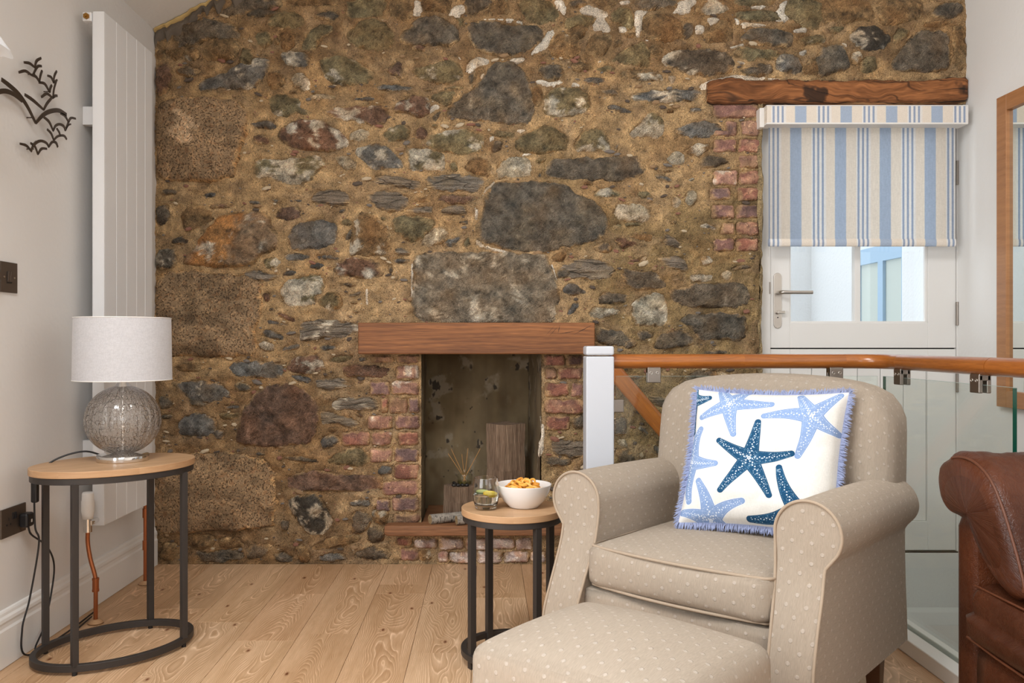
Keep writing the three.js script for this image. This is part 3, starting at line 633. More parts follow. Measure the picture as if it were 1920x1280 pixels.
function piece(name, outline, kind, white, parent, o = {}) {
  const id = ++pieceNo; let P = outline.map(([x, y]) => [x, y]);
  let A = 0, cx = 0, cy = 0;
  for (let i = 0; i < P.length; i++) { const [a, b] = P[i], [c, d] = P[(i + 1) % P.length], k = a * d - c * b; A += k; cx += (a + c) * k; cy += (b + d) * k; }
  cx /= 3 * A; cy /= 3 * A; A /= 2; if (A < 0) { P.reverse(); A = -A; }
  polys.push(P);
  if (!o.square) P = P.map(([x, y]) => { const k = A > 0.02 ? 1.05 : 1.12; return [cx + (x - cx) * k, cy + (y - cy) * k]; });
  for (let it = 0; it < (o.square || 'dstnrk'.includes(kind) ? 1 : 2); it++) {      // round the traced corners
    const q = o.square ? 0.12 : 0.2, Q = []; for (let i = 0; i < P.length; i++) { const a = P[i], b = P[(i + 1) % P.length]; Q.push([lerp(a[0], b[0], q), lerp(a[1], b[1], q)], [lerp(a[0], b[0], 1 - q), lerp(a[1], b[1], 1 - q)]); } P = Q;
  }
  let per = 0; const cum = [0]; for (let i = 0; i < P.length; i++) { const a = P[i], b = P[(i + 1) % P.length]; per += Math.hypot(b[0] - a[0], b[1] - a[1]); cum.push(per); }
  const R = 2 * A / per, N = Math.round(clamp(per / 0.012, 14, 84)), ring = [];
  for (let k = 0, i = 0; k < N; k++) {
    const s = per * k / N; while (cum[i + 1] < s) i++;
    const t = (s - cum[i]) / (cum[i + 1] - cum[i]), a = P[i], b = P[(i + 1) % P.length]; let x = lerp(a[0], b[0], t), y = lerp(a[1], b[1], t);
    const j = o.square ? 0.5 : 1, w = j * Math.min(0.008, R * 0.2); x += w * (noise(x * 28 + id, y * 28) + 0.6 * noise(x * 75, y * 75 + id)); y += w * (noise(x * 28, y * 28 + id * 3) + 0.6 * noise(x * 75 + id, y * 75)); ring.push([x, y]);
  }
  const nr = Math.round(clamp(R / 0.008, 4, 13)), er = o.edge ?? (kind === 'p' || kind === 'o' || kind === 'g' ? 0.011 : 0.006);
  const H = o.proud ?? (0.010 + Math.min(0.036, R * 0.3)) * (0.7 + 0.6 * hash(id, 3)), planes = [];
  for (let k = 0; k < 7; k++) { const a = 6.283 * (hash(id, k + 10) + k) / 7, g = (o.facet ?? 1) * (0.12 + 0.3 * hash(id, k + 20)); planes.push([Math.cos(a) * g, Math.sin(a) * g, g * R * (-0.05 + 0.75 * hash(id, k + 30))]); }
  if (R > 0.055 && !o.square && kind !== 'n' && kind !== 'x') for (let k = 0; k < 9; k++) { const a = 6.283 * hash(id, k + 50), g = 0.14 + 0.3 * hash(id, k + 60); planes.push([Math.cos(a) * g, Math.sin(a) * g, g * R * (-0.3 + 0.7 * hash(id, k + 70))]); }
  const zAt = (x, y, t) => {
    const s = (1 - t) * R * 1.15, rise = 1 - Math.exp(-s / er); let f = 1;
    for (const [gx, gy, off] of planes) f = Math.min(f, 1 - (gx * (x - cx) + gy * (y - cy) - off) / H);
    const rel = kind === 's' ? 0.005 * noise(x * 7 + id, y * 70) + 0.003 * noise(x * 20, y * 120) : o.square ? 0.002 * noise(x * 40, y * 40 + id) : (0.0055 * noise(x * 18 + id, y * 22) + 0.004 * noise(x * 48, y * 44 + id) + 0.003 * noise(x * 95 + id, y * 90) + 0.006 * (Math.abs(noise(x * 14 + id, y * 9)) - 0.4) + Math.min(0.014, R * 0.12) * (Math.abs(noise((x + y * 0.6) * 9 + id, (y - x * 0.6) * 5)) - 0.35)) * Math.min(1, R / 0.035);
    return -0.014 + rise * (0.014 + H * Math.max(f, 0.2) + rel);
  };
  const gain = GAIN.get((kind[0] === 'b' ? M.brick : KMAT[kind] || M.stone).map), base = L3(KIND[kind]), hv = 1 + 0.26 * (hash(id, 1) - 0.5), hw = 0.1 * (hash(id, 2) - 0.5), mo = L3(MORTAR), wh = L3([222, 212, 194]), pos = [], col = [], uv = [], idx = [], ou = hash(id, 5) * 3, ov = hash(id, 6) * 3;
  const colour = (x, y, t) => {
    let c = [base[0] * (hv + hw), base[1] * hv, base[2] * (hv - hw)]; const mix = (d, k) => { c = c.map((v, i) => lerp(v, d[i], clamp(k))); };
    const n1 = noise(x * 16 + id, y * 16), n2 = noise(x * 42, y * 42 + id), n3 = noise(x * 95 + id, y * 95);
    if ('dosc'.includes(kind)) mix(L3([150, 130, 100]), (kind === 'd' ? 0.28 : 0.4) * sstep(0.1, 0.8, n1 + 0.4 * n2));
    if (kind === 'd' || kind === 'k' || kind === 'r') mix(L3([74, 66, 58]), 0.4 * sstep(0.2, 0.9, noise(x * 11, y * 13 + id * 2) + 0.4 * n3));
    if (kind === 'n') { mix(L3([94, 80, 62]), 0.6 * sstep(0.05, 0.6, noise(x * 10 + id, y * 12) + 0.4 * n2)); mix(L3([158, 138, 112]), 0.4 * sstep(0.2, 0.7, noise(x * 14, y * 11 + id * 3) + 0.3 * n3)); mix(L3([190, 170, 146]), 0.75 * (1 - sstep(0.055, 0.064, Math.hypot((x - wx(348)) * 1.2, (y - wy(246)) * 0.75) + 0.03 * noise(x * 30, y * 30) + 0.02 * n2 + 0.02 * n3))); }
    if (kind === 'g') mix(L3([92, 92, 94]), 0.5 * sstep(0, 0.8, n1 + 0.4 * n2));
    if (kind === 'x') { mix(L3([190, 136, 78]), 0.8 * sstep(-0.2, 0.35, noise(x * 9 + 3, y * 7) + 0.35 * n2 - 3.2 * (x - cx) - 0.2)); mix(L3([150, 150, 150]), 0.6 * sstep(0.3, 0.7, n1 + 0.3 * n3)); }
    if (kind[0] === 'b') { mix(L3([186, 148, 120]), 0.7 * sstep(0.1, 0.6, n1 + 0.55 * n2 + 0.2 * n3)); mix(L3([104, 80, 78]), 0.5 * sstep(0.25, 0.8, noise(x * 20, y * 26 + id * 2) + 0.3 * n3)); if (kind === 'bw') { mix(L3([212, 204, 198]), 0.85 * sstep(-0.3, 0.35, noise(x * 24 + id, y * 30) + 0.4 * n3)); mix(L3([150, 98, 82]), 0.7 * sstep(0.35, 0.7, noise(x * 18, y * 22 - id))); } }
    if (white) mix(wh, 0.8 * sstep(0.75 - 0.36 * white, 1.05 - 0.36 * white, n1 + 0.45 * n2 + 0.35 * n3));
    if (kind !== 'L') mix(mo, 0.85 * (1 - sstep(0.001, 0.009, (1 - t) * R + 0.009 * n2 + 0.006 * n1 + 0.004 * n3)));   // mortar smeared over the rim
    else mix(mo, 0.6 * sstep(0.35, 0.8, n1 + 0.5 * n2));
    return c.map((v) => v * gain);
  };
  const put = (x, y, t) => { pos.push(x, y, zAt(x, y, t)); uv.push((x + ou) / 0.5, (y + ov) / 0.5); col.push(...colour(x, y, t)); };
  for (let j = 0; j < nr; j++) { const t = 1 - Math.pow(j / nr, 1.5); for (const [x, y] of ring) put(lerp(cx, x, t), lerp(cy, y, t), t); }
  put(cx, cy, 0); const last = nr * N;
  for (let j = 0; j < nr - 1; j++) for (let i = 0; i < N; i++) { const a = j * N + i, b = j * N + (i + 1) % N, c = a + N, d = b + N; idx.push(a, b, d, a, d, c); }
  for (let i = 0; i < N; i++) idx.push((nr - 1) * N + i, (nr - 1) * N + (i + 1) % N, last);
  const g = new THREE.BufferGeometry(); g.setAttribute('position', new THREE.Float32BufferAttribute(pos, 3)); g.setAttribute('uv', new THREE.Float32BufferAttribute(uv, 2)); g.setAttribute('color', new THREE.Float32BufferAttribute(col, 3)); g.setIndex(idx); g.computeVertexNormals();
  return add(name, g, kind[0] === 'b' ? M.brick : KMAT[kind] || M.stone, parent);
}
const wallBack = structGroup('wall_back', 'rubble stone wall with sandy mortar, brick jambs and a small fireplace');
const parseLines = (txt) => txt.trim().split('\n').map((l) => l.trim().split(/\s+/));
const pairs = (a, x0, y0, s) => { const o = []; for (let i = 0; i + 1 < a.length; i += 2) o.push([wx(x0 + a[i] * s), wy(y0 + a[i + 1] * s)]); return o; };
for (const [x0, y0, s, txt] of STONES) for (const l of parseLines(txt)) piece('stone', pairs(l.slice(1).map(Number), x0, y0, s), l[0][0], +l[0][1], wallBack);
for (const [x0, y0, s, txt] of LIME) for (const l of parseLines(txt)) piece('lime_patch', pairs(l.map(Number), x0, y0, s), 'L', 0, wallBack, { proud: 0.007, edge: 0.008, facet: 0.2 });
for (const [x0, y0, s, list] of BRICKS) for (const [a, b, c, d, k] of list) piece('brick', pairs([a, c, (a + b) / 2, c, b, c, b, d, (a + b) / 2, d, a, d], x0, y0, s), 'b' + k, k === 's' ? 1 : 0, wallBack, { proud: 0.008 + 0.006 * rnd(), edge: 0.004, facet: 0.15, square: true });
// mortar: a rough sheet between the pieces, open at the fireplace and the door
const FX0 = wx(789), FX1 = wx(1016), FY0 = 0.19, FY1 = wy(655), DX0 = wx(1426), DY1 = wy(196);
{
  const cell = 0.0085, X0 = XL - 0.02, X1 = XR + 0.02, Y0 = -0.02, Y1 = 3.86, nx = Math.round((X1 - X0) / cell), ny = Math.round((Y1 - Y0) / cell), pos = new Float32Array((nx + 1) * (ny + 1) * 3), col = new Float32Array((nx + 1) * (ny + 1) * 3), uv = new Float32Array((nx + 1) * (ny + 1) * 2), idx = [];
  const boxes = polys.map((p) => [Math.min(...p.map((q) => q[0])), Math.max(...p.map((q) => q[0])), Math.min(...p.map((q) => q[1])), Math.max(...p.map((q) => q[1]))]);
  const grid = new Map(); polys.forEach((p, k) => { const b = boxes[k]; for (let i = Math.floor(b[0] * 5); i <= Math.floor(b[1] * 5); i++) for (let j = Math.floor(b[2] * 5); j <= Math.floor(b[3] * 5); j++) { const key = i * 1000 + j; grid.has(key) ? grid.get(key).push(k) : grid.set(key, [k]); } });
  const inside = (x, y) => { for (const k of grid.get(Math.floor(x * 5) * 1000 + Math.floor(y * 5)) || []) { const b = boxes[k]; if (x < b[0] || x > b[1] || y < b[2] || y > b[3]) continue; const p = polys[k]; let c = false; for (let i = 0, j = p.length - 1; i < p.length; j = i++) if ((p[i][1] > y) !== (p[j][1] > y) && x < (p[j][0] - p[i][0]) * (y - p[i][1]) / (p[j][1] - p[i][1]) + p[i][0]) c = !c; if (c) return true; } return false; };
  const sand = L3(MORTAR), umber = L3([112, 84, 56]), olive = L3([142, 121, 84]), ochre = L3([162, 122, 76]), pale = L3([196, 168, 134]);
  for (let j = 0; j <= ny; j++) for (let i = 0; i <= nx; i++) {
    const x = X0 + i * cell, y = Y0 + j * cell, k = j * (nx + 1) + i, n1 = noise(x * 9, y * 9), n2 = noise(x * 28 + 7, y * 28), n3 = noise(x * 75, y * 75 + 3);
    const lump = Math.abs(noise(x * 13 + 2, y * 19 + 5)) + 0.5 * Math.abs(noise(x * 31, y * 37)); let z = -0.009 + 0.012 * lump + 0.005 * n1 + 0.006 * n2 + 0.006 * n3; if (inside(x, y)) { const e = 0.0055 + 0.006 * n2; z = inside(x + e, y) && inside(x - e, y) && inside(x, y + e) && inside(x, y - e) ? -0.02 : z - 0.002; }
    pos.set([x, y, z], 3 * k); uv.set([x / 0.45, y / 0.45], 2 * k);
    let c = sand; const mix = (d, t) => { c = c.map((v, q) => lerp(v, d[q], clamp(t))); };
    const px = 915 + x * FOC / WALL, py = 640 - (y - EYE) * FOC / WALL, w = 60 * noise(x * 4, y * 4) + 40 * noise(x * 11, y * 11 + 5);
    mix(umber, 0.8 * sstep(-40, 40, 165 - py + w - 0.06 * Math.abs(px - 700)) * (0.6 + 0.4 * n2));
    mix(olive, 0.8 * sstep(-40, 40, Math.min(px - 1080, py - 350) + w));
    mix(umber, 0.75 * sstep(-40, 40, Math.min(py - 690, 700 - px) + w) * (0.7 + 0.3 * n2));  // lower-left brown stain, with some falloff of light painted into the colour
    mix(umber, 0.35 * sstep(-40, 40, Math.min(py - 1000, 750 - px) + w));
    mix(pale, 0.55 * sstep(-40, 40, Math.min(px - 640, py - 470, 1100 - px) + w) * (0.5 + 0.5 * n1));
    mix(L3([150, 126, 98]), 0.55 * sstep(0.15, 0.6, noise(x * 11 + 4, y * 15) + 0.4 * n2)); mix(L3([192, 166, 130]), 0.4 * sstep(0.3, 0.75, noise(x * 13, y * 11 + 40) + 0.4 * n3)); mix(ochre, 0.3 * sstep(0.25, 0.7, noise(x * 6 + 20, y * 6) + 0.3 * n3)); mix(umber, 0.3 * sstep(0.4, 0.85, noise(x * 17, y * 13 + 9) + 0.35 * n3));
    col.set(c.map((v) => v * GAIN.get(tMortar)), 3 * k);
  }
  for (let j = 0; j < ny; j++) for (let i = 0; i < nx; i++) {
    const x = X0 + (i + 0.5) * cell, y = Y0 + (j + 0.5) * cell;
    if ((x > FX0 && x < FX1 && y > FY0 - 0.03 && y < FY1) || (x > DX0 && y < DY1)) continue;
    const a = j * (nx + 1) + i, b = a + 1, c = a + nx + 1, d = c + 1; idx.push(a, b, d, a, d, c);
  }
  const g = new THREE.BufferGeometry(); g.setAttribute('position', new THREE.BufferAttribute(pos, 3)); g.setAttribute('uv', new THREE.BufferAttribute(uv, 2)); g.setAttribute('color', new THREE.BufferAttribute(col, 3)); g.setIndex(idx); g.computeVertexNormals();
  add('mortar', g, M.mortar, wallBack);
  const rev = surf(8, 160, (u, v) => { const y = lerp(0.0, DY1 + 0.01, v), a = u * 1.9, w = 0.006 * noise(y * 9, u * 3) + 0.004 * noise(y * 30, u * 5 + 4); return [DX0 - 0.014 + 0.022 * Math.sin(Math.min(a, 1.57)) + w, y, 0.012 * Math.cos(Math.min(a, 1.57)) - Math.max(0, a - 1.57) * 0.25 + w, y / 0.45, u * 0.1]; });
  const rc = []; for (let i = 0; i < rev.attributes.position.count; i++) rc.push(...L3([168, 148, 112]).map((q) => q * GAIN.get(tMortar))); rev.setAttribute('color', new THREE.Float32BufferAttribute(rc, 3)); M.reveal = M.mortar.clone(); M.reveal.side = THREE.DoubleSide; add('door_reveal', rev, M.reveal, wallBack);
  // small stone chips pressed into the mortar
  const chips = []; const chipCol = [];
  for (let k = 0; k < 2600; k++) {
    const x = rr(XL + 0.02, DX0 - 0.03), y = rr(0.02, 2.7); const s = 0.003 + 0.011 * Math.pow(rnd(), 2.2); if (inside(x, y) || inside(x + s * 1.6, y) || inside(x - s * 1.6, y) || (x > FX0 - 0.03 && x < FX1 + 0.03 && y > 0.12 && y < FY1)) continue;
    const c = new THREE.IcosahedronGeometry(1, 0); c.rotateZ(rr(0, 6)); c.scale(s * rr(1, 2.2), s * rr(0.6, 1), s * 0.7); c.rotateZ(rr(-0.4, 0.4)); c.translate(x, y, 0.002);
    const t = L3([[120, 112, 104], [150, 122, 90], [196, 178, 150], [90, 78, 68], [140, 98, 80]][Math.floor(rr(0, 5))]); const n = c.attributes.position.count; for (let q = 0; q < n; q++) chipCol.push(...t); chips.push(c);
  }
  const cg = merge(chips); cg.setAttribute('color', new THREE.Float32BufferAttribute(chipCol, 3)); const cm = add('stone_chips', cg, std({ vertexColors: true, roughness: 0.9, flatShading: true }), wallBack); cm.userData.kind = 'stuff';
}
// body of the wall behind the facing
add('wall_core', [bx(XL - 0.3, FX0 - 0.03, -1.7, 3.95, -0.6, -0.03), bx(FX0 - 0.03, FX1 + 0.08, FY1 + 0.005, 3.95, -0.6, -0.03), bx(FX0 - 0.03, FX1 + 0.08, -1.7, FY0 - 0.01, -0.6, -0.03), bx(FX1 + 0.06, DX0 - 0.01, -1.7, 3.95, -0.6, -0.03), bx(DX0 - 0.01, XR + 0.25, DY1 + 0.005, 3.95, -0.36, -0.03), bx(FX0 - 0.03, FX1 + 0.08, FY0 - 0.02, FY1 + 0.01, -0.6, -0.44)], M.mortar.clone(), wallBack);
wallBack.children[wallBack.children.length - 1].material.vertexColors = false; wallBack.children[wallBack.children.length - 1].material.color = rgb(150, 122, 88);

// ---------------------------------------------------------------- fireplace recess, lintel, mantel, hearth board
const tSoot = tex(512, 512, (u, v) => {
  const n = fbm(u * 5, v * 5, 0, 5), s = fbm(u * 9 + 4, v * 9, 0, 5), m = noise(u * 34, v * 34) + 0.6 * noise(u * 80, v * 80), st = fbm(u * 14, v * 2.2, 0, 3);
  let c = [lerp(112, 142, 0.5 + n) + 16 * st, lerp(96, 124, 0.5 + n) + 14 * st, lerp(70, 94, 0.5 + n) + 9 * st]; const mix = (d, k) => { c = c.map((x, i) => lerp(x, d[i], clamp(k))); };
  mix([176, 166, 150], 0.5 * sstep(0.16, 0.42, s)); mix([40, 34, 30], 0.7 * sstep(0.95, 1.5, m + 1.9 * (s - 0.04))); mix([92, 70, 44], 0.6 * sstep(0.05, 0.35, fbm(u * 3 + 8, v * 3 + 2, 0, 4))); return c.map((x) => x / 255);
});
M.soot = std({ map: tSoot, bumpMap: tSoot, bumpScale: 0.004, roughness: 0.95 });
{
  const zb = -0.43, q = (a, b, c, d) => { const g = surf(24, 24, (u, v) => { const p = [0, 1, 2].map((i) => lerp(lerp(a[i], b[i], u), lerp(d[i], c[i], u), v)); const w = 0.006 * noise(p[0] * 14 + p[2] * 11, p[1] * 12); return [p[0] + w, p[1], p[2] + w, 0.9 * u + 0.03, v]; }); return g; };
  add('recess_back', q([FX0 - 0.01, FY0 - 0.02, zb], [FX1 + 0.03, FY0 - 0.02, zb], [FX1 + 0.03, FY1 + 0.02, zb], [FX0 - 0.01, FY1 + 0.02, zb]), M.soot, wallBack);
  add('recess_side', q([FX0 + 0.004, FY0 - 0.02, 0.004], [FX0 - 0.008, FY0 - 0.02, zb], [FX0 - 0.008, FY1 + 0.02, zb], [FX0 + 0.004, FY1 + 0.02, 0.004]), M.soot, wallBack);
  add('recess_side', q([FX1 - 0.045, FY0 - 0.02, zb], [FX1 - 0.004, FY0 - 0.02, 0.004], [FX1 - 0.004, FY1 + 0.02, 0.004], [FX1 - 0.045, FY1 + 0.02, zb]), M.soot, wallBack);
  add('recess_top', bx(FX0 - 0.02, FX1 + 0.03, FY1, FY1 + 0.02, zb, -0.01), M.soot, wallBack);
}
function roughBeam(x0, x1, y0, y1, z0, z1, amp, n = 90) {   // an old beam with uneven faces, uv along its length
  const w = x1 - x0, per = 24, ym = (y0 + y1) / 2, zm = (z0 + z1) / 2, hy = (y1 - y0) / 2, hz = (z1 - z0) / 2, g = surf(n, per, (u, v) => {
    const a = v * 6.2832, ex = 0.32, cx = Math.sign(Math.cos(a)) * Math.pow(Math.abs(Math.cos(a)), ex), cy = Math.sign(Math.sin(a)) * Math.pow(Math.abs(Math.sin(a)), ex), x = x0 + u * w;
    const k = v % 1, m = amp * (noise(x * 7, Math.cos(a) * 2 + 5) + 0.7 * noise(x * 22 + 3, Math.sin(a) * 5 + Math.cos(a) * 3) + 0.5 * noise(x * 60, Math.sin(a) * 9 + Math.cos(a) * 7)), e = 1 - 0.25 * Math.exp(-Math.min(u, 1 - u) * w / 0.012);
    return [x, ym + 0.012 * noise(x * 3, 8) * (amp > 0.004 ? 1 : 0) + cy * (hy * e + m), zm - cx * (hz * e + m * 0.8), (x - x0) / 1.3, v * (hy + hz) * 4 / 0.3];
  });
  const cap = (u) => { const pts = [], idx = [0], P = g.attributes.position, c = u ? n : 0; const pos = [u ? x1 : x0, ym, zm]; for (let j = 0; j <= per; j++) { const i = j * (n + 1) + c; pos.push(P.getX(i), P.getY(i), P.getZ(i)); } const ix = []; for (let j = 1; j <= per; j++) u ? ix.push(0, j, j + 1) : ix.push(0, j + 1, j); const q = new THREE.BufferGeometry(); q.setAttribute('position', new THREE.Float32BufferAttribute(pos, 3)); q.setAttribute('uv', new THREE.Float32BufferAttribute(pos.flatMap((_, i) => i % 3 === 0 ? [pos[i + 1] * 3, pos[i + 2] * 3] : []), 2)); q.setIndex(ix); q.computeVertexNormals(); return q; };
  return [g, cap(0), cap(1)];
}
add('lintel_beam', roughBeam(wx(1325), XR - 0.004, wy(197), wy(151), -0.1, 0.035, 0.007, 160), M.lintel, wallBack, 'weathered worm-eaten timber lintel above the door');
{
  const m = thing('mantel_beam', 'thick oak mantel beam across the top of the fireplace', 'mantel');
  const x0 = -0.598, x1 = 0.492, y0 = 0.997, y1 = 1.142, z1 = 0.125;
  const g = new RoundedBoxGeometry(x1 - x0, y1 - y0, z1 - 0.012, 3, 0.006); const bg = boxUV(g, 0.85); { const q = bg.attributes.uv; for (let i = 0; i < q.count; i++) q.setXY(i, q.getX(i) + 0.5, q.getY(i) * 2.4 + 0.5); } bg.translate((x0 + x1) / 2, (y0 + y1) / 2, z1 / 2 + 0.006); add('beam', bg, M.mantel, m);
  const cr = (p) => add('split', p, M.darkGap, m, 'dark drying split in the oak');
  const zt = z1 + 0.0005; const seg = (a, b, w) => { const dx = b[0] - a[0], dy = b[1] - a[1], l = Math.hypot(dx, dy), nx = -dy / l * w, ny = dx / l * w; const q = new THREE.ExtrudeGeometry(new THREE.Shape([new THREE.Vector2(...a), new THREE.Vector2(lerp(a[0], b[0], 0.5) + nx, lerp(a[1], b[1], 0.5) + ny), new THREE.Vector2(...b), new THREE.Vector2(lerp(a[0], b[0], 0.5) - nx, lerp(a[1], b[1], 0.5) - ny)]), { depth: 0.001, bevelEnabled: false }); q.translate(0, 0, zt - 0.0008); return q; };
  const pw = (px, py) => { const p = at(px, py, WALL - z1); return [p.x, p.y]; };
  cr([seg(pw(1046, 626), pw(1082, 620), 0.0014), seg(pw(1046, 626), pw(1050, 608), 0.0012), seg(pw(1074, 628), pw(1114, 607), 0.0014), seg(pw(1028, 632), pw(1048, 610), 0.0008), seg(pw(1022, 630), pw(1042, 608), 0.0006)]);
}
{
  const h = thing('hearth_board', 'worn timber board forming the sill of the fireplace', 'shelf');
  add('board', roughBeam(-0.482, 0.362, 0.150, 0.200, 0.004, 0.09, 0.002, 60), M.hearthWood, h);
  add('recess_floor', bx(FX0 + 0.008, FX1 - 0.03, 0.158, 0.198, -0.425, 0.003), M.hearthWood, wallBack);
}

// ---------------------------------------------------------------- room shell
struct(add('wall_left', [bx(XL - 0.25, XL, -0.2, 2.55, -0.6, 2.25), bx(XL - 0.25, XL, -0.2, 0.45, 2.25, 4.35), bx(XL - 0.25, XL, 2.25, 2.55, 2.25, 4.35), bx(XL - 0.25, XL, -0.2, 2.55, 4.35, ZB + 0.25)], M.wall), 'plain off-white plastered wall beside the stone wall');
struct(add('wall_right', [bx(XR, XR + 0.25, -1.7, 3.95, -0.09, ZB + 0.25)], M.wallWhite), 'plain white plastered wall with the wooden mirror');
struct(add('wall_front', [bx(XL - 0.25, -0.7, -0.2, 4, ZB, ZB + 0.25), bx(1.7, XR + 0.25, -0.2, 4, ZB, ZB + 0.25), bx(-0.7, 1.7, -0.2, 1.0, ZB, ZB + 0.25), bx(-0.7, 1.7, 2.5, 4, ZB, ZB + 0.25)], M.wallWhite), 'white wall behind the viewer with a wide window');
{
  const RX = 0.85, Y0 = 2.53, SL = 0.523, YR = 3.05, RY = Y0 + SL * (RX - XL);
  const slope = (x0, x1, z0, z1) => { const f = (x) => Y0 + SL * (x - XL), g = new THREE.ExtrudeGeometry(new THREE.Shape([new THREE.Vector2(x0, f(x0)), new THREE.Vector2(x1, f(x1)), new THREE.Vector2(x1, f(x1) + 0.2), new THREE.Vector2(x0, f(x0) + 0.2)]), { depth: z1 - z0, bevelEnabled: false }); g.translate(0, 0, z0); return boxUV(g); };
  const right = new THREE.ExtrudeGeometry(new THREE.Shape([new THREE.Vector2(RX, RY), new THREE.Vector2(XR + 0.25, YR - 0.15), new THREE.Vector2(XR + 0.25, YR + 0.1), new THREE.Vector2(RX, RY + 0.2)]), { depth: ZB + 0.85, bevelEnabled: false }); right.translate(0, 0, -0.6);
  struct(add('ceiling', [slope(XL - 0.25, RX, -0.6, 2.5), slope(XL - 0.25, RX, 3.8, ZB + 0.25), slope(XL - 0.25, -1.05, 2.5, 3.8), slope(-0.16, RX, 2.5, 3.8), boxUV(right)], M.wallWhite), 'white sloping ceiling meeting the stone wall');
  // ragged filler where the ceiling meets the stone
  const n = 70, foam = []; for (const [lo, hi, z, mat, nm] of [[0.008, 0.024, 0.034, std({ color: rgb(206, 178, 120), roughness: 0.95 }), 'foam_filler'], [0.03, 0.085, 0.024, std({ color: rgb(112, 102, 90), bumpMap: tPlaster, bumpScale: 0.004, roughness: 0.95 }), 'cement_filler']]) {
    const q = surf(n, 5, (u, v) => { const x = lerp(XL + 0.004, -0.9, u), yt = Y0 + 0.523 * (x - XL) + 0.005, w = Math.max(0.002, lo + (hi - lo) * (0.55 + 0.6 * noise(x * 22, lo * 90) + 0.45 * noise(x * 60, 3))), b = Math.sin(Math.PI * v); return [x + 0.003 * noise(v * 6, x * 50), yt - w * v * 1.35, -0.012 + (z + 0.008 * noise(x * 45, v * 4)) * (0.25 + b) , x * 3, v]; });
    add(nm, q, mat, wallBack);
  }
}
{   // skirting board with a moulded top along the left wall
  const pr = [[0, 0], [0.02, 0], [0.02, 0.118], [0.0165, 0.126], [0.0165, 0.138], [0.019, 0.146], [0.0175, 0.156], [0.012, 0.163], [0.0105, 0.172], [0.007, 0.178], [0, 0.18]], sh = new THREE.Shape(pr.map((p) => new THREE.Vector2(...p)));
  const g = new THREE.ExtrudeGeometry(sh, { depth: 2.2, bevelEnabled: false }); g.translate(XL, 0.002, 0.02); struct(add('baseboard_left', g, M.gloss), 'tall white moulded skirting board along the left wall');
}
// floor: wide oak boards running towards the stone wall
const floor = structGroup('floor', 'wide pale oak floorboards with limed grain');
{
  const W = 0.2094, X00 = -0.053, zGlass = 0.83, xWing = 1.42;
  const geoCache = {};
  for (let c = -8; c <= 10; c++) {
    const x0 = Math.max(XL, X00 + c * W), x1 = Math.min(XR, X00 + (c + 1) * W), mid = (x0 + x1) / 2; if (x1 - x0 < 0.02) continue;
    const zs = mid > xWing ? 1.62 : mid > 0.44 ? zGlass : 0.004; const joint = c === -2 ? [0.48] : c === -4 ? [1.04] : c === -1 ? [1.75] : [0.5 + 1.7 * hash(c + 40, 2)], cuts = [zs]; let z = joint[0]; if (z < zs) z += 1.9; while (z < ZB) { cuts.push(z); z += 2.1; } cuts.push(ZB);
    for (let k = 0; k + 1 < cuts.length; k++) {
      const g = bx(x0 + 0.0006, x1 - 0.0006, -0.02, 0, cuts[k] + 0.0006, cuts[k + 1] - 0.0006, 0.0012), p = g.attributes.position, uv = g.attributes.uv, off = hash(c + 30, k) * 2;
      for (let i = 0; i < p.count; i++) uv.setXY(i, (p.getX(i) - (X00 + c * W)) / W, (p.getZ(i) + off) / 2.2);
      add('plank', g, M.planks[Math.abs(c * 3 + k * 2 + 30) % 5], floor);
    }
  }
  add('subfloor', [bx(XL, 0.44, -0.2, -0.02, -0.05, ZB), bx(0.44, xWing, -0.2, -0.02, zGlass, ZB), bx(xWing, XR, -0.2, -0.02, 1.62, ZB)], std({ color: rgb(190, 170, 140), roughness: 0.9 }), floor);
}
{   // stairwell beside the stone wall, white sides, timber treads
  const w = structGroup('stairwell', 'white painted stairwell below the door and the glass balustrade');
  add('well_side', [bx(0.40, 0.44, -1.75, -0.02, -0.02, 0.86), bx(0.44, 1.46, -1.75, -0.02, 0.83, 0.9), bx(1.42, 1.5, -1.75, -0.02, 0.9, 1.62), bx(1.42, XR, -1.75, -0.02, 1.62, 1.7)], M.wallWhite, w);
  add('well_back', bx(0.42, XR, -1.75, 0.035, -0.12, -0.055), M.wallWhite, w);
  add('well_floor', bx(0.4, XR, -1.8, -1.7, -0.1, 1.7), M.hearthWood, w);
  for (let k = 0; k < 5; k++) { const x = 0.44 + k * 0.2, y = -0.2 * (k + 1); add('tread', bx(x, x + 0.225, y - 0.03, y, -0.05, 0.83, 0.006), M.planks[k % 5], w); add('riser', bx(x, x + 0.02, y, y + 0.17, -0.05, 0.83), M.wallWhite, w); }
}
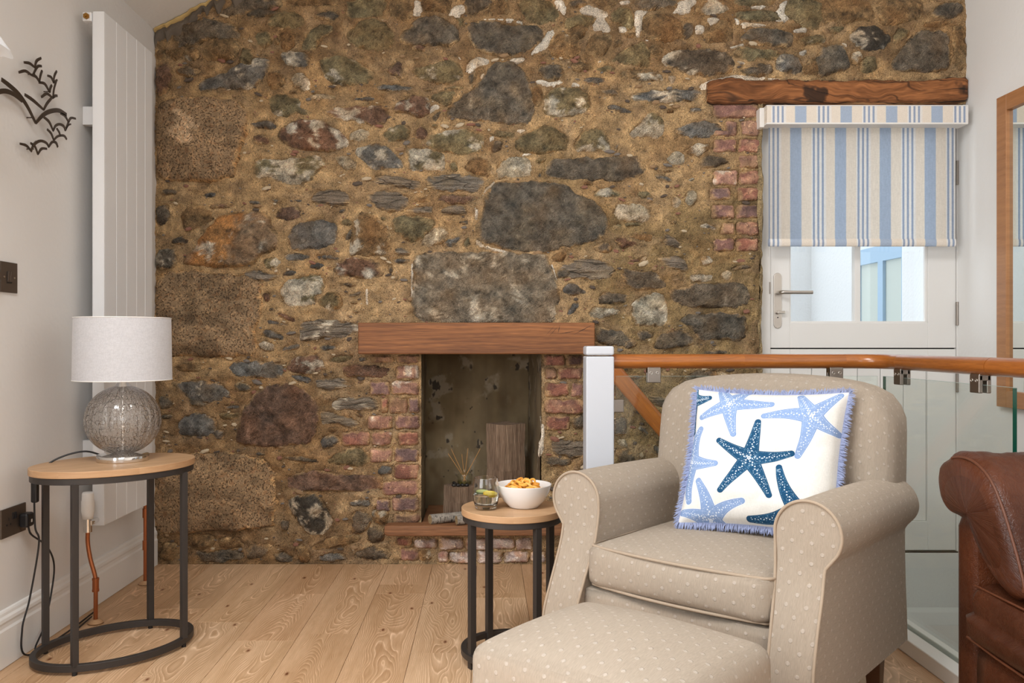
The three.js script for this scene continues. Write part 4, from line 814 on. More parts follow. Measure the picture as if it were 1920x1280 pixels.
// windows outside the frame that let the daylight in
function windowFrame(name, label, geos, paneGeo) { const w = structGroup(name, label); add('frame', geos, M.gloss, w); return w; }
windowFrame('window_1', 'white glazed door frame in the left wall', [bx(XL - 0.18, XL - 0.1, 0.45, 2.25, 2.25, 2.31), bx(XL - 0.18, XL - 0.1, 0.45, 2.25, 4.29, 4.35), bx(XL - 0.18, XL - 0.1, 0.45, 0.51, 2.31, 4.29), bx(XL - 0.18, XL - 0.1, 2.19, 2.25, 2.31, 4.29), bx(XL - 0.18, XL - 0.1, 0.51, 2.19, 3.27, 3.33)]);
windowFrame('window_2', 'white window frame behind the viewer', [bx(-0.7, -0.64, 1.0, 2.5, ZB + 0.1, ZB + 0.18), bx(1.64, 1.7, 1.0, 2.5, ZB + 0.1, ZB + 0.18), bx(-0.64, 1.64, 1.0, 1.06, ZB + 0.1, ZB + 0.18), bx(-0.64, 1.64, 2.44, 2.5, ZB + 0.1, ZB + 0.18), bx(0.47, 0.53, 1.06, 2.44, ZB + 0.1, ZB + 0.18)]);

// ---------------------------------------------------------------- stable door and the yard outside
{
  const d = structGroup('door_1', 'white half-glazed stable door with a brushed steel lever handle'), D = 4.13, X = (px) => (px - 915) / FOC * D, Y = (py) => EYE - (py - 640) / FOC * D, zf = WALL - D, zb = zf - 0.045;
  const xl = X(1444), xr = X(1792), gl = X(1481), gm0 = X(1604), gm1 = X(1615), gr = X(1740), yb = Y(652), yg = Y(605), yt = DY1 - 0.03, ygt = yt - 0.1;
  add('door_frame', [bx(DX0 - 0.02, xl - 0.002, 0.03, DY1 + 0.01, zb, zf + 0.012, 0.003), bx(xl - 0.002, XR, yt + 0.003, DY1 + 0.01, zb, zf + 0.012), bx(xr + 0.002, XR + 0.02, 0.03, yt + 0.01, zb, zf + 0.006)], M.gloss, d);
  add('upper_leaf', [bx(xl, gl, yb, yt, zb, zf, 0.002), bx(gr, xr, yb, yt, zb, zf, 0.002), bx(gl, gr, yb, yg, zb, zf, 0.002), bx(gl, gr, ygt, yt, zb, zf, 0.002)], M.gloss, d);
  const up = d.children[d.children.length - 1];
  add('glazing_bar', bx(gm0, gm1, yg, ygt, zb, zf - 0.008, 0.003), M.gloss, up);
  add('glazing_bead', [bx(gr - 0.012, gr, yg, ygt, zf - 0.02, zf - 0.004, 0.002), bx(gl, gr, yg - 0.001, yg + 0.008, zf - 0.02, zf - 0.004, 0.002), bx(gl, gl + 0.006, yg, ygt, zf - 0.02, zf - 0.004, 0.002)], M.gloss, up);
  add('pane', bx(gl, gm0, yg, ygt, zb + 0.022, zb + 0.023), M.pane, up); add('pane', bx(gm1, gr, yg, ygt, zb + 0.022, zb + 0.023), M.pane, up);
  const y0 = 0.045, lower = add('lower_leaf', [bx(xl, gl, y0, yb - 0.006, zb, zf, 0.002), bx(gr, xr, y0, yb - 0.006, zb, zf, 0.002), bx(gl, gr, yb - 0.09, yb - 0.006, zb, zf, 0.002), bx(gl, gr, y0, y0 + 0.14, zb, zf, 0.002)], M.gloss, d);
  for (let k = 0; k < 6; k++) { const a = lerp(gl, gr, k / 6), b = lerp(gl, gr, (k + 1) / 6); add('board', bx(a + 0.0015, b - 0.0015, y0 + 0.14, yb - 0.09, zb + 0.01, zf - 0.014, 0.004), M.gloss, lower); }
  add('draught_gap', bx(xl, xr, yb - 0.006, yb, zb + 0.008, zb + 0.03), M.darkGap, d);
  add('threshold', bx(DX0, XR, 0.022, 0.042, zb - 0.04, zf + 0.01), M.blackMetal, d, 'dark metal threshold strip');
  // lever handle on a long plate
  const hx = X(1457.5), pl = new THREE.Shape(), r = 0.0175; pl.absarc(0, 0.115, r, 0, Math.PI); pl.absarc(0, -0.115, r, Math.PI, Math.PI * 2); const pg = new THREE.ExtrudeGeometry(pl, { depth: 0.005, bevelEnabled: true, bevelSize: 0.0015, bevelThickness: 0.0015, bevelSegments: 2 }); pg.translate(hx, Y(563.5), zf);
  const ha = add('handle', pg, M.satin, d, 'brushed steel lever handle on a long back plate'), hy = Y(549);
  add('lever', [tube([[hx, hy, zf + 0.005], [hx, hy, zf + 0.045], [hx + 0.012, hy, zf + 0.056], [hx + 0.05, hy, zf + 0.058], [X(1515), hy, zf + 0.058]], 0.0095, 40, 14, false, 0.2)], M.satin, ha);
  add('thumb_turn', [bx(hx - 0.006, hx + 0.03, Y(588), Y(583), zf + 0.02, zf + 0.03, 0.003), (() => { const c = new THREE.CylinderGeometry(0.009, 0.009, 0.024, 20); c.rotateX(Math.PI / 2); c.translate(hx, Y(585.5), zf + 0.014); return c; })()], M.satin, ha);
  add('keyhole', (() => { const c = new THREE.CylinderGeometry(0.003, 0.003, 0.002, 12); c.rotateX(Math.PI / 2); c.translate(hx, Y(595), zf + 0.007); return c; })(), M.darkGap, ha);
  for (const [py0, py1] of [[302, 347], [566, 610], [690, 735]]) { const g = [cyl(xr + 0.004, Y(py1), Y(py0), zf + 0.008, 0.0075, 0.0075, 16), bx(xr + 0.004, xr + 0.02, Y(py1) + 0.004, Y(py0) - 0.004, zf, zf + 0.008)]; add('hinge', g, M.steel, d); }
  add('strike_plate', bx(xl - 0.008, xl - 0.003, Y(551), Y(529), zf + 0.011, zf + 0.015), M.steel, d);
}
{
  const yard = structGroup('yard', 'whitewashed yard outside the door with a pale blue window'), wm = std({ color: rgb(240, 242, 243), bumpMap: tPlaster, bumpScale: 0.004, roughness: 0.95 });
  add('yard_wall', [bx(0.2, 3.6, -0.6, 2.6, -2.75, -2.6)], wm, yard); add('yard_wall', [bx(2.52, 2.72, -0.6, 2.1, -2.6, -0.98)], wm, yard); add('yard_pier', bx(2.44, 2.72, -0.6, 3.2, -0.98, -0.4), wm, yard); add('yard_ground', bx(0, 3.6, -0.7, -0.6, -2.75, -0.4), std({ color: rgb(170, 165, 158), roughness: 0.9 }), yard);
  add('rain_pipe', cyl(1.86, -0.6, 2.5, -2.53, 0.07), wm, yard);
  const bl = std({ color: rgb(172, 202, 228), roughness: 0.6 }), pn = std({ color: rgb(206, 216, 210), roughness: 0.5 });
  const wn = add('yard_window', [bx(2.47, 2.51, 0.58, 1.56, -1.72, -1.64), bx(2.47, 2.51, 0.58, 1.56, -1.36, -1.29), bx(2.47, 2.51, 0.58, 1.56, -1.05, -0.985), bx(2.47, 2.51, 1.56, 1.66, -1.72, -0.985), bx(2.47, 2.51, 0.5, 0.58, -1.72, -0.985)], bl, yard); add('pane', bx(2.49, 2.518, 0.58, 1.56, -1.64, -1.36), pn, wn); add('pane', bx(2.49, 2.518, 0.58, 1.56, -1.29, -1.05), pn, wn);
}

// ---------------------------------------------------------------- roller blind
{
  const stripes = (w, period, start) => { const W = 1024, c = document.createElement('canvas'); c.width = W; c.height = 256; const q = c.getContext('2d'); q.fillStyle = 'rgb(232,222,208)'; q.fillRect(0, 0, W, 256);
    for (let k = -1; k < 6; k++) { const x0 = (start + k * period) * W; q.fillStyle = 'rgb(232,228,222)'; q.fillRect(x0 - 0.07 * period * W - 0.0 * W, 0, 0.38 * period * W - 0.13 * period * W, 256); const b = 'rgb(152,166,190)'; q.fillStyle = b; for (const o of [-0.12, -0.02, 0.08]) { q.fillStyle = 'rgb(234,232,228)'; q.fillRect(x0 + (o - 0.03) * period * W, 0, 0.1 * period * W, 256); } for (const o of [-0.12, -0.02, 0.08]) { q.fillStyle = b; q.fillRect(x0 + o * period * W, 0, 0.045 * period * W, 256); } q.fillStyle = 'rgb(168,184,206)'; q.fillRect(x0 + 0.375 * period * W, 0, 0.25 * period * W, 256); }
    const im = q.getImageData(0, 0, W, 256); for (let j = 0; j < 256; j++) for (let i = 0; i < W; i++) { const n = 7 * noise(i * 0.9, j * 0.12) + 5 * noise(i * 0.15, j * 0.8); for (let k = 0; k < 3; k++) im.data[(j * W + i) * 4 + k] += n; } q.putImageData(im, 0, 0); const t = new THREE.CanvasTexture(c); t.colorSpace = THREE.SRGBColorSpace; t.anisotropy = 8; return t; };
  const b = thing('roller_blind', 'blue and cream striped roller blind half lowered over the glazed door', 'blind');
  const a0 = at(1441, 231, 4.03), a1 = at(1791, 462, 4.03), z = a0.z, y1 = a0.y + 0.02, y0 = a1.y, w = a1.x - a0.x;
  const per = 84 / 350, tf = stripes(w, per, (1 + 92) / 350), fm = phys({ map: tf, roughness: 1, transmission: 0.5, thickness: 0, side: THREE.DoubleSide });
  add('fabric', surf(40, 30, (u, v) => [a0.x + u * w, lerp(y0, y1, v), z + 0.0015 * Math.sin(u * 9) * (1 - v), u, v]), fm, b);
  add('hem_bar', (() => { const h = surf(30, 10, (u, v) => { const a = -v * 6.2832; return [a0.x - 0.001 + u * (w + 0.002), y0 + 0.018 + 0.019 * Math.sin(a), z + 0.007 * Math.cos(a), u, v]; }); return h; })(), phys({ map: tf, roughness: 1 }), b);
  const c0 = at(1438, 198, 3.96), c1 = at(1814, 231, 3.96), tc = stripes(1, 85.2 / 376, 106 / 376);
  add('cassette', (() => { const g = new RoundedBoxGeometry(c1.x - c0.x, c0.y - c1.y, 0.085, 2, 0.004); const p = g.attributes.position, uv = g.attributes.uv, W = c1.x - c0.x; for (let i = 0; i < p.count; i++) uv.setXY(i, p.getX(i) / W + 0.5, p.getY(i) / 0.08 + 0.5); g.translate((c0.x + c1.x) / 2, (c0.y + c1.y) / 2, c0.z - 0.0425); return g; })(), std({ map: tc, roughness: 0.95 }), b);
  add('edge_trim', [bx(c0.x - 0.002, c1.x + 0.002, c1.y - 0.004, c1.y + 0.003, c0.z - 0.085, c0.z + 0.002), bx(c0.x - 0.002, c1.x + 0.002, c0.y - 0.002, c0.y + 0.002, c0.z - 0.085, c0.z + 0.002), bx(c1.x - 0.001, c1.x + 0.003, c1.y, c0.y, c0.z - 0.085, c0.z + 0.001)], M.gloss, b);
  add('end_bracket', bx(c0.x - 0.022, c0.x, c1.y - 0.01, c0.y, c0.z - 0.09, c0.z - 0.035, 0.003), M.gloss, b);
  const beads = []; for (let k = 0; k < 120; k++) { const s = new THREE.IcosahedronGeometry(0.0016, 0); s.translate(a0.x - 0.004, y1 - 0.03 - k * 0.0052, z + 0.012); beads.push(s); } const bc = add('bead_chain', beads, M.satin, b); bc.userData.kind = 'stuff';
}
// ---------------------------------------------------------------- glass balustrade and stair handrails
{
  const b = thing('stair_balustrade', 'oak handrail on clamped glass panels with a white newel post', 'balustrade'), zr = 0.85, ry = 0.981, xw = 1.48, R = 0.0272, xp = (1122 - 915) / FOC * 3.2;
  const pw = 0.052, g = new RoundedBoxGeometry(2 * pw, 1.0, 2 * pw, 3, 0.006); g.translate(xp, 0.5, zr); const post = add('newel_post', g, M.post, b, 'white square newel post with a capped top');
  const cg = new RoundedBoxGeometry(2 * pw, 0.034, 2 * pw, 3, 0.008); cg.translate(xp, 1.021, zr); add('post_cap', cg, M.post, post);
  const along = (p, q, r0 = R) => { const A = V(...p), B = V(...q), l = A.distanceTo(B), c = new THREE.CylinderGeometry(r0, r0, l, 28, 1); const uv = c.attributes.uv; for (let i = 0; i < uv.count; i++) uv.setXY(i, uv.getY(i) * l / 0.5, uv.getX(i) * 0.4); c.applyQuaternion(new THREE.Quaternion().setFromUnitVectors(V(0, 1, 0), B.clone().sub(A).normalize())); c.translate((A.x + B.x) / 2, (A.y + B.y) / 2, (A.z + B.z) / 2); return c; };
  add('handrail', [along([xp + pw - 0.01, ry, zr], [1.335, ry, zr])], M.rail, b); 
  const bend = tube([[1.335, ry, zr], [1.39, ry, zr + 0.002], [1.44, ry, zr + 0.03], [1.472, ry, zr + 0.08], [xw, ry, zr + 0.14]], R * 1.005, 24, 28); { const uv = bend.attributes.uv; for (let i = 0; i < uv.count; i++) uv.setXY(i, uv.getX(i) * 0.4 + 0.3, uv.getY(i) * 0.4 + 0.5); }
  add('handrail_bend', bend, M.rail, b);
  add('handrail', along([xw, ry, zr + 0.14], [xw, ry, 1.548]), M.rail, b);
  add('handrail', [along([xw, ry, 1.551], [xw, ry, 1.85]), new THREE.SphereGeometry(R, 24, 16).translate(xw, ry, 1.85), along([xw, ry, 1.85], [XR - 0.005, ry, 1.85])], M.rail, b);
  const ge = 0.0055, gt = 0.925;
  const panel = (x0, x1, z0, z1) => { const p = add('glass_panel', bx(x0, x1, 0.03, gt, z0, z1), M.glass, b); return p; };
  const g1 = panel(xp + pw + 0.012, xw - 0.02, zr - ge, zr + ge), g2 = panel(xw - ge, xw + ge, zr + 0.015, 1.652);
  add('glass_edge', bx(xw - ge - 0.0003, xw + ge + 0.0003, 0.031, gt - 0.001, 1.6522, 1.6532), M.glassEdge, g2, 'dark green polished glass edge'); add('glass_edge', bx(xw - ge, xw + ge, gt, gt + 0.0006, zr + 0.016, 1.652), std({ color: rgb(150, 170, 162), roughness: 0.3 }), g2); add('glass_edge', bx(xw - ge, xw + ge, 0.03, gt, zr + 0.0138, zr + 0.0146), M.glassEdge, g2);
  add('glass_edge', bx(xp + pw + 0.012, xw - 0.02, gt, gt + 0.0006, zr - ge, zr + ge), std({ color: rgb(150, 170, 162), roughness: 0.3 }), g1);
  const clamp_ = (x, z, turn) => { const s = 0.025, q = [new RoundedBoxGeometry(2 * s, 0.055, 0.013, 2, 0.003).translate(0, 0, 0.0125), new RoundedBoxGeometry(2 * s, 0.055, 0.013, 2, 0.003).translate(0, 0, -0.0125), new RoundedBoxGeometry(2 * s, 0.022, 0.036, 2, 0.003).translate(0, 0.02, 0)].map((e) => { e.rotateY(turn); e.translate(x, 0.928, z); return e; }); const m = add('glass_clamp', q, M.steel, b); for (const e of [-1, 1]) { const t = new THREE.TorusGeometry(0.005, 0.0014, 8, 18); t.translate(e * 0.012, 0.01, 0.0193); t.rotateY(turn); t.translate(x, 0.928, z); add('screw', t, M.satin, m); } };
  clamp_((1225 - 915) / FOC * 3.2, zr, 0); clamp_((1565 - 915) / FOC * 3.2, zr, 0); clamp_(xw, 1.0, -Math.PI / 2); clamp_(xw, 1.485, -Math.PI / 2);
  add('glass_clamp', bx(xp + pw, xp + pw + 0.042, 0.79, 0.838, zr - 0.014, zr + 0.014, 0.003), M.steel, b);
  add('base_trim', [bx(xp, xw - 0.02, 0, 0.05, zr - 0.03, zr + 0.03, 0.004), bx(1.41, 1.468, 0, 0.052, zr + 0.03, 1.7, 0.004), bx(1.492, 1.52, 0, 0.052, zr - 0.03, 1.7, 0.004)], M.gloss, b);
}
{
  const h = thing('wall_handrail', 'sloping oak handrail fixed to the stone wall above the stairs', 'handrail'), A = at(1140, 684, 3.97), B = at(1290, 860, 3.97), dx = B.x - A.x, dy = B.y - A.y, l = Math.hypot(dx, dy) * 1.9;
  const g = new RoundedBoxGeometry(l, 0.075, 0.045, 3, 0.016); const bg = boxUV(g, 1.8); bg.translate(l / 2, 0, 0); bg.rotateZ(Math.atan2(dy, dx)); bg.translate(A.x, A.y, A.z + 0.03); add('rail', bg, M.rail, h);
  for (const t of [0.35, 0.75]) { const x = A.x + dx * 1.9 * t, y = A.y + dy * 1.9 * t; add('bracket', tube([[x, y - 0.02, A.z + 0.02], [x, y - 0.07, A.z + 0.01], [x, y - 0.08, 0.0]], 0.008, 16, 8), M.steel, h); }
}
// ---------------------------------------------------------------- mirror on the right wall
{
  const m = thing('wall_mirror', 'tall oak framed mirror hanging on the white right wall', 'mirror'), x = XR, z0 = WALL - FOC * 2.24 / 953, z1 = z0 + 0.72, y0 = 0.77, y1 = 2.125, f = 0.07, t = 0.03;
  add('frame', [bx(x - t, x - 0.001, y0, y1, z0, z0 + f, 0.003), bx(x - t, x - 0.001, y0, y1, z1 - f, z1, 0.003), bx(x - t, x - 0.001, y0, y0 + f, z0 + f, z1 - f, 0.003), bx(x - t, x - 0.001, y1 - f, y1, z0 + f, z1 - f, 0.003)], M.mirrorWood, m);
  add('mirror_glass', bx(x - 0.014, x - 0.002, y0 + f - 0.01, y1 - f + 0.01, z0 + f - 0.01, z1 - f + 0.01), M.mirror, m);
}
// ---------------------------------------------------------------- radiator and its pipes
{
  const xf = XL + 0.115, th = 0.045, z0 = 0.32, z1 = 0.785, y0 = 0.352, y1 = 2.316, r = thing('vertical_radiator', 'tall white flat-panel radiator on the left wall', 'radiator', [0, 0, 0]);
  const edges = [1, 0.775, 0.57, 0.36, 0.17, 0].map((t) => z0 + t * (z1 - z0));
  for (let k = 0; k < 5; k++) { const g = new RoundedBoxGeometry(th - 0.004, y1 - y0, edges[k] - edges[k + 1] - 0.0016, 2, 0.0025); g.translate(xf - th / 2, (y0 + y1) / 2, (edges[k] + edges[k + 1]) / 2); add('panel', g, M.radiator, r); }
  add('back_plate', bx(xf - th - 0.004, xf - th + 0.012, y0 + 0.004, y1 - 0.004, z0 + 0.01, z1 - 0.001), M.radiator, r);
  add('end_cap', bx(xf - th, xf - 0.002, y0, y1, z1 - 0.001, z1 + 0.004, 0.001), M.radiator, r);
  const tb = at(176, 30, FOC * 1.53 / (915 - 176)); add('bleed_boss', [new RoundedBoxGeometry(0.034, 0.034, 0.04, 2, 0.004).translate(xf - th - 0.02, y1 - 0.022, z1 - 0.008)], M.radiator, r);
  add('bleed_valve', [(() => { const c = new THREE.CylinderGeometry(0.012, 0.012, 0.01, 6); c.rotateX(Math.PI / 2); c.translate(xf - th - 0.02, y1 - 0.022, z1 + 0.014); return c; })(), (() => { const c = new THREE.CylinderGeometry(0.005, 0.005, 0.018, 10); c.rotateX(Math.PI / 2); c.translate(xf - th - 0.02, y1 - 0.022, z1 + 0.016); return c; })()], M.brass, r, 'brass bleed valve');
  for (const y of [1.9, 0.6]) add('wall_bracket', bx(XL + 0.001, xf - th, y, y + 0.07, z1 - 0.09, z1 - 0.06), M.radiator, r);
  const vx = XL + 0.078, vz = z1 + 0.062, yv = 0.44;
  const v = thing('radiator_valve', 'white thermostatic radiator valve on a bent copper pipe', 'valve');
  add('valve_head', lathe([[0, 0.10], [0.018, 0.10], [0.021, 0.094], [0.0215, 0.07], [0.0235, 0.068], [0.0235, 0.03], [0.021, 0.018], [0.0185, 0], [0, 0]].map(([a, b]) => [a, b]), 28).translate(vx, yv - 0.05, vz), M.gloss, v);
  add('valve_body', [cyl(vx, yv - 0.078, yv - 0.05, vz, 0.0125), cyl(vx, yv - 0.1, yv - 0.078, vz, 0.0145, 0.0145, 6), (() => { const c = new THREE.CylinderGeometry(0.011, 0.011, 0.06, 16); c.rotateX(Math.PI / 2); c.translate(vx + 0.006, yv - 0.066, vz - 0.03); return c; })()], M.chrome, v);
  add('supply_pipe', tube([[vx, yv - 0.09, vz], [vx, yv - 0.14, vz], [vx + 0.012, yv - 0.2, vz + 0.005], [vx + 0.03, yv - 0.26, vz + 0.008], [vx + 0.033, yv - 0.3, vz + 0.008], [vx + 0.033, 0.0, vz + 0.008]], 0.0078, 60, 14), M.copper, v);
  add('pipe_coupling', [cyl(vx + 0.033, 0.125, 0.165, vz + 0.008, 0.0115), cyl(vx + 0.033, 0.12, 0.128, vz + 0.008, 0.0125), cyl(vx + 0.033, 0.162, 0.17, vz + 0.008, 0.0125)], M.copper, v);
  add('pipe_collar', lathe([[0.009, 0.016], [0.014, 0.016], [0.026, 0.006], [0.028, 0], [0.009, 0]], 28).translate(vx + 0.033, 0.0005, vz + 0.008), M.tableTop, v, 'round wooden pipe collar on the floor');
  const p2 = thing('return_pipe', 'straight copper pipe running down from the far radiator end', 'pipe'); add('pipe', cyl(XL + 0.09, 0, 0.36, z0 + 0.02, 0.0078), M.copper, p2); for (const y of [0.15, 0.29]) add('pipe_coupling', cyl(XL + 0.09, y, y + 0.04, z0 + 0.02, 0.0115), M.copper, p2); add('pipe_collar', lathe([[0.009, 0.016], [0.014, 0.016], [0.026, 0.006], [0.028, 0], [0.009, 0]], 28).translate(XL + 0.09, 0.0005, z0 + 0.02), M.tableTop, p2);
}
// ---------------------------------------------------------------- left wall fittings
const LW = (px, py, off = 0) => onX(px, py, XL + off);    // a point of the left wall (off metres proud of it)
{
  const s = thing('light_switch', 'square dark metal light switch plate on the left wall', 'light switch'), a = LW(1.5, 520, 0.006), b = LW(33, 520, 0.006), y0 = LW(33, 550, 0.006).y, y1 = LW(33, 494, 0.006).y, zc = (a.z + b.z) / 2, yc = (y0 + y1) / 2;
  add('plate', bx(XL, XL + 0.006, y0, y1, b.z, a.z, 0.0015), M.gun, s); const r = 0.011;
  add('switch_recess', bx(XL + 0.0058, XL + 0.0064, yc - 0.02, yc + 0.02, zc - 0.015, zc + 0.015), M.blackPlastic, s);
  for (const k of [-1, 1]) { const g = new RoundedBoxGeometry(0.006, 0.034, 0.0125, 2, 0.001); g.rotateZ(-0.1); g.translate(XL + 0.008, yc + 0.002, zc + k * 0.007); add('rocker', g, M.gun, s); }
  for (const k of [-1, 1]) { const c = new THREE.CylinderGeometry(0.0035, 0.0035, 0.002, 14); c.rotateZ(Math.PI / 2); c.translate(XL + 0.0065, yc, zc + k * 0.03); add('screw', c, M.satin, s); }
  const s2 = thing('dimmer_switch', 'second dark metal switch plate mostly cut off beside the light switch', 'light switch'); add('plate', bx(XL, XL + 0.006, y0, y1, a.z + 0.002, a.z + 0.088, 0.0015), M.gun, s2); { const c = new THREE.CylinderGeometry(0.016, 0.016, 0.02, 24); c.rotateZ(Math.PI / 2); c.translate(XL + 0.016, yc, a.z + 0.045); add('knob', c, M.gun, s2); }
}
const plugAt = LW(42, 978, 0.03);
{
  const s = thing('wall_socket', 'dark metal double power socket low on the left wall', 'socket'), b = LW(49, 975, 0.006), y0 = LW(49, 992, 0.006).y - 0.002, y1 = LW(49, 941, 0.006).y, z0 = b.z, z1 = z0 + 0.147, yc = (y0 + y1) / 2;
  add('plate', bx(XL, XL + 0.006, y0, y1, z0, z1, 0.0015), M.gun, s);
  for (const zc of [z0 + 0.105]) { add('pin_hole', bx(XL + 0.0058, XL + 0.0063, yc + 0.006, yc + 0.016, zc - 0.002, zc + 0.002), M.blackPlastic, s); for (const k of [-1, 1]) add('pin_hole', bx(XL + 0.0058, XL + 0.0063, yc - 0.01, yc - 0.004, zc + k * 0.011 - 0.0035, zc + k * 0.011 + 0.0035), M.blackPlastic, s); }
  for (const zc of [z0 + 0.066, z0 + 0.080]) add('rocker', bx(XL + 0.005, XL + 0.009, yc + 0.006, yc + 0.028, zc - 0.005, zc + 0.005, 0.001), M.blackPlastic, s);
  const p = thing('plug', 'black three-pin plug in the wall socket with its lead', 'plug'); const zc = z0 + 0.03; add('plug_body', new RoundedBoxGeometry(0.032, 0.048, 0.046, 3, 0.009).translate(XL + 0.024, yc - 0.006, zc), M.blackPlastic, p);
  add('plug_label', bx(XL + 0.0402, XL + 0.0406, yc - 0.014, yc - 0.004, zc - 0.006, zc + 0.002), M.gloss, p, 'small white label on the plug');
  add('lead', tube([[XL + 0.03, yc - 0.03, zc], [XL + 0.032, yc - 0.06, zc - 0.015], [XL + 0.04, yc - 0.12, zc - 0.1], [XL + 0.035, yc - 0.2, zc - 0.16], [XL + 0.03, yc - 0.3, zc - 0.15], [XL + 0.03, 0.06, zc - 0.1], [XL + 0.045, 0.006, zc - 0.02], [XL + 0.06, 0.006, zc - 0.2], [XL + 0.05, 0.006, zc - 0.45]], 0.0032, 90, 8), M.blackPlastic, p);
}
// ---------------------------------------------------------------- metal gulls on the left wall
{
  const g = thing('gull_wall_sculpture', 'wall sculpture of flying gulls cut from dark metal', 'wall art'), S = 1 / 4.925;
  const wing = (pts, w, off) => {                         // tapered crescent along pts (crop pixels), laid on the wall
    const P = pts.map(([x, y]) => { const q = LW(x * S, 60 + y * S, off); return new THREE.Vector3(-q.z, q.y, 0); }), c = new THREE.CatmullRomCurve3(P), n = 16, a = [], b = [];
    for (let i = 0; i <= n; i++) { const t = i / n, p = c.getPoint(t), d = c.getTangent(t), ww = w * (0.35 + 0.65 * Math.sin(Math.PI * Math.min(1, 0.25 + t * 0.62))); a.push(new THREE.Vector2(p.x - d.y * ww, p.y + d.x * ww)); b.unshift(new THREE.Vector2(p.x + d.y * ww, p.y - d.x * ww)); }
    const q = new THREE.ExtrudeGeometry(new THREE.Shape([...a, ...b]), { depth: 0.003, bevelEnabled: false }); q.rotateY(Math.PI / 2); q.translate(XL + off, 0, 0); return q;
  };
  const big = 0.008, sm = 0.0049, GULLS = [
    [[[[10, 438], [90, 500], [170, 575], [250, 690], [325, 840]], big], [[[610, 765], [540, 725], [450, 735], [390, 770], [325, 840]], big]],
    [[[[-60, 580], [0, 548], [60, 548], [130, 580], [200, 640]], big]],
    [[[[225, 578], [300, 630], [400, 718]], sm * 1.2], [[[470, 612], [430, 660], [398, 720]], sm]],
    [[[[378, 600], [430, 570], [482, 608]], sm], [[[525, 588], [505, 590], [480, 612]], sm], [[[520, 440], [496, 520], [485, 605]], sm * 0.8]],
    [[[[355, 465], [410, 480], [455, 555]], sm], [[[475, 490], [462, 515], [454, 558]], sm]],
    [[[[170, 372], [230, 360], [288, 398]], sm], [[[285, 395], [330, 415], [362, 465]], sm], [[[385, 355], [370, 400], [358, 465]], sm * 0.9]],
    [[[[218, 280], [270, 290], [318, 328]], sm], [[[375, 240], [332, 270], [316, 330]], sm], [[[380, 315], [345, 317], [300, 395]], sm]],
    [[[[435, 402], [470, 420], [490, 465]], sm * 0.9], [[[520, 360], [500, 400], [488, 465]], sm * 0.9], [[[524, 442], [505, 455], [488, 470]], sm * 0.8]],
    [[[[400, 785], [450, 830], [488, 912]], sm], [[[600, 910], [588, 875], [550, 852], [510, 865], [486, 914]], sm]],
    [[[[555, 750], [600, 780], [630, 835]], sm * 0.9], [[[695, 800], [650, 795], [625, 840], [600, 908]], sm * 0.9], [[[650, 850], [625, 860], [598, 912]], sm * 0.7]],
    [[[[432, 898], [470, 940], [492, 998]], sm * 0.9], [[[612, 990], [590, 960], [530, 962], [490, 1000]], sm * 0.9], [[[520, 890], [545, 930], [550, 962]], sm * 0.8]],
    [[[[280, 1100], [310, 1040], [370, 1005], [430, 1030], [446, 1062]], sm], [[[530, 1062], [515, 1025], [480, 1015], [444, 1062]], sm]],
    [[[[180, 1030], [240, 1050], [288, 1104]], sm * 0.9], [[[330, 1010], [300, 1050], [284, 1106]], sm * 0.8]],
    [[[[278, 1025], [320, 1060], [346, 1130]], sm * 0.9], [[[428, 1078], [380, 1078], [344, 1130]], sm * 0.9]]];
  GULLS.forEach((w, i) => add('gull', w.map(([p, ww]) => wing(p, ww, 0.022 + (i % 3) * 0.004)), M.gull, g));
  const pins = [[300, 790], [455, 550], [300, 1080], [310, 390]].map(([x, y]) => { const q = LW(x * S, 60 + y * S, 0.02), c = new THREE.CylinderGeometry(0.002, 0.002, 0.026, 8); c.rotateZ(Math.PI / 2); c.translate(XL + 0.012, q.y, q.z); return c; }); for (const p of pins) add('mounting_pin', p, M.gull, g);
}
{   // wall light at the frame's edge
  const p = at(-56, 40, 2.42), l = thing('wall_light', 'white flared wall light high on the left wall, cut by the frame edge', 'wall light'), n = 64;
  const sh = (r) => surf(n, 12, (u, v) => { const a = -u * 6.2832, s = r + 0.006 * Math.cos(a * 8) * v + 0.075 * Math.pow(v, 1.5); return [p.x + s * Math.cos(a), p.y + 0.075 - 0.15 * v - 0.006 * Math.cos(a * 8) * v * v, p.z + s * Math.sin(a), u, v]; });
  add('shade', [sh(0.03)], phys({ color: rgb(236, 238, 240), roughness: 0.5, transmission: 0.25, thickness: 0, side: THREE.DoubleSide }), l);
  add('arm', tube([[XL, p.y + 0.03, p.z], [XL + 0.05, p.y + 0.11, p.z], [p.x, p.y + 0.12, p.z], [p.x, p.y + 0.06, p.z]], 0.007, 30, 10), M.steel, l);
  const c = new THREE.CylinderGeometry(0.04, 0.04, 0.015, 28); c.rotateZ(Math.PI / 2); c.translate(XL + 0.0075, p.y + 0.03, p.z); add('back_plate', c, M.steel, l);
  const bulb = new THREE.SphereGeometry(0.02, 20, 14); bulb.translate(p.x, p.y + 0.0, p.z); add('bulb', bulb, std({ color: rgb(240, 236, 228), roughness: 0.3 }), l);
}

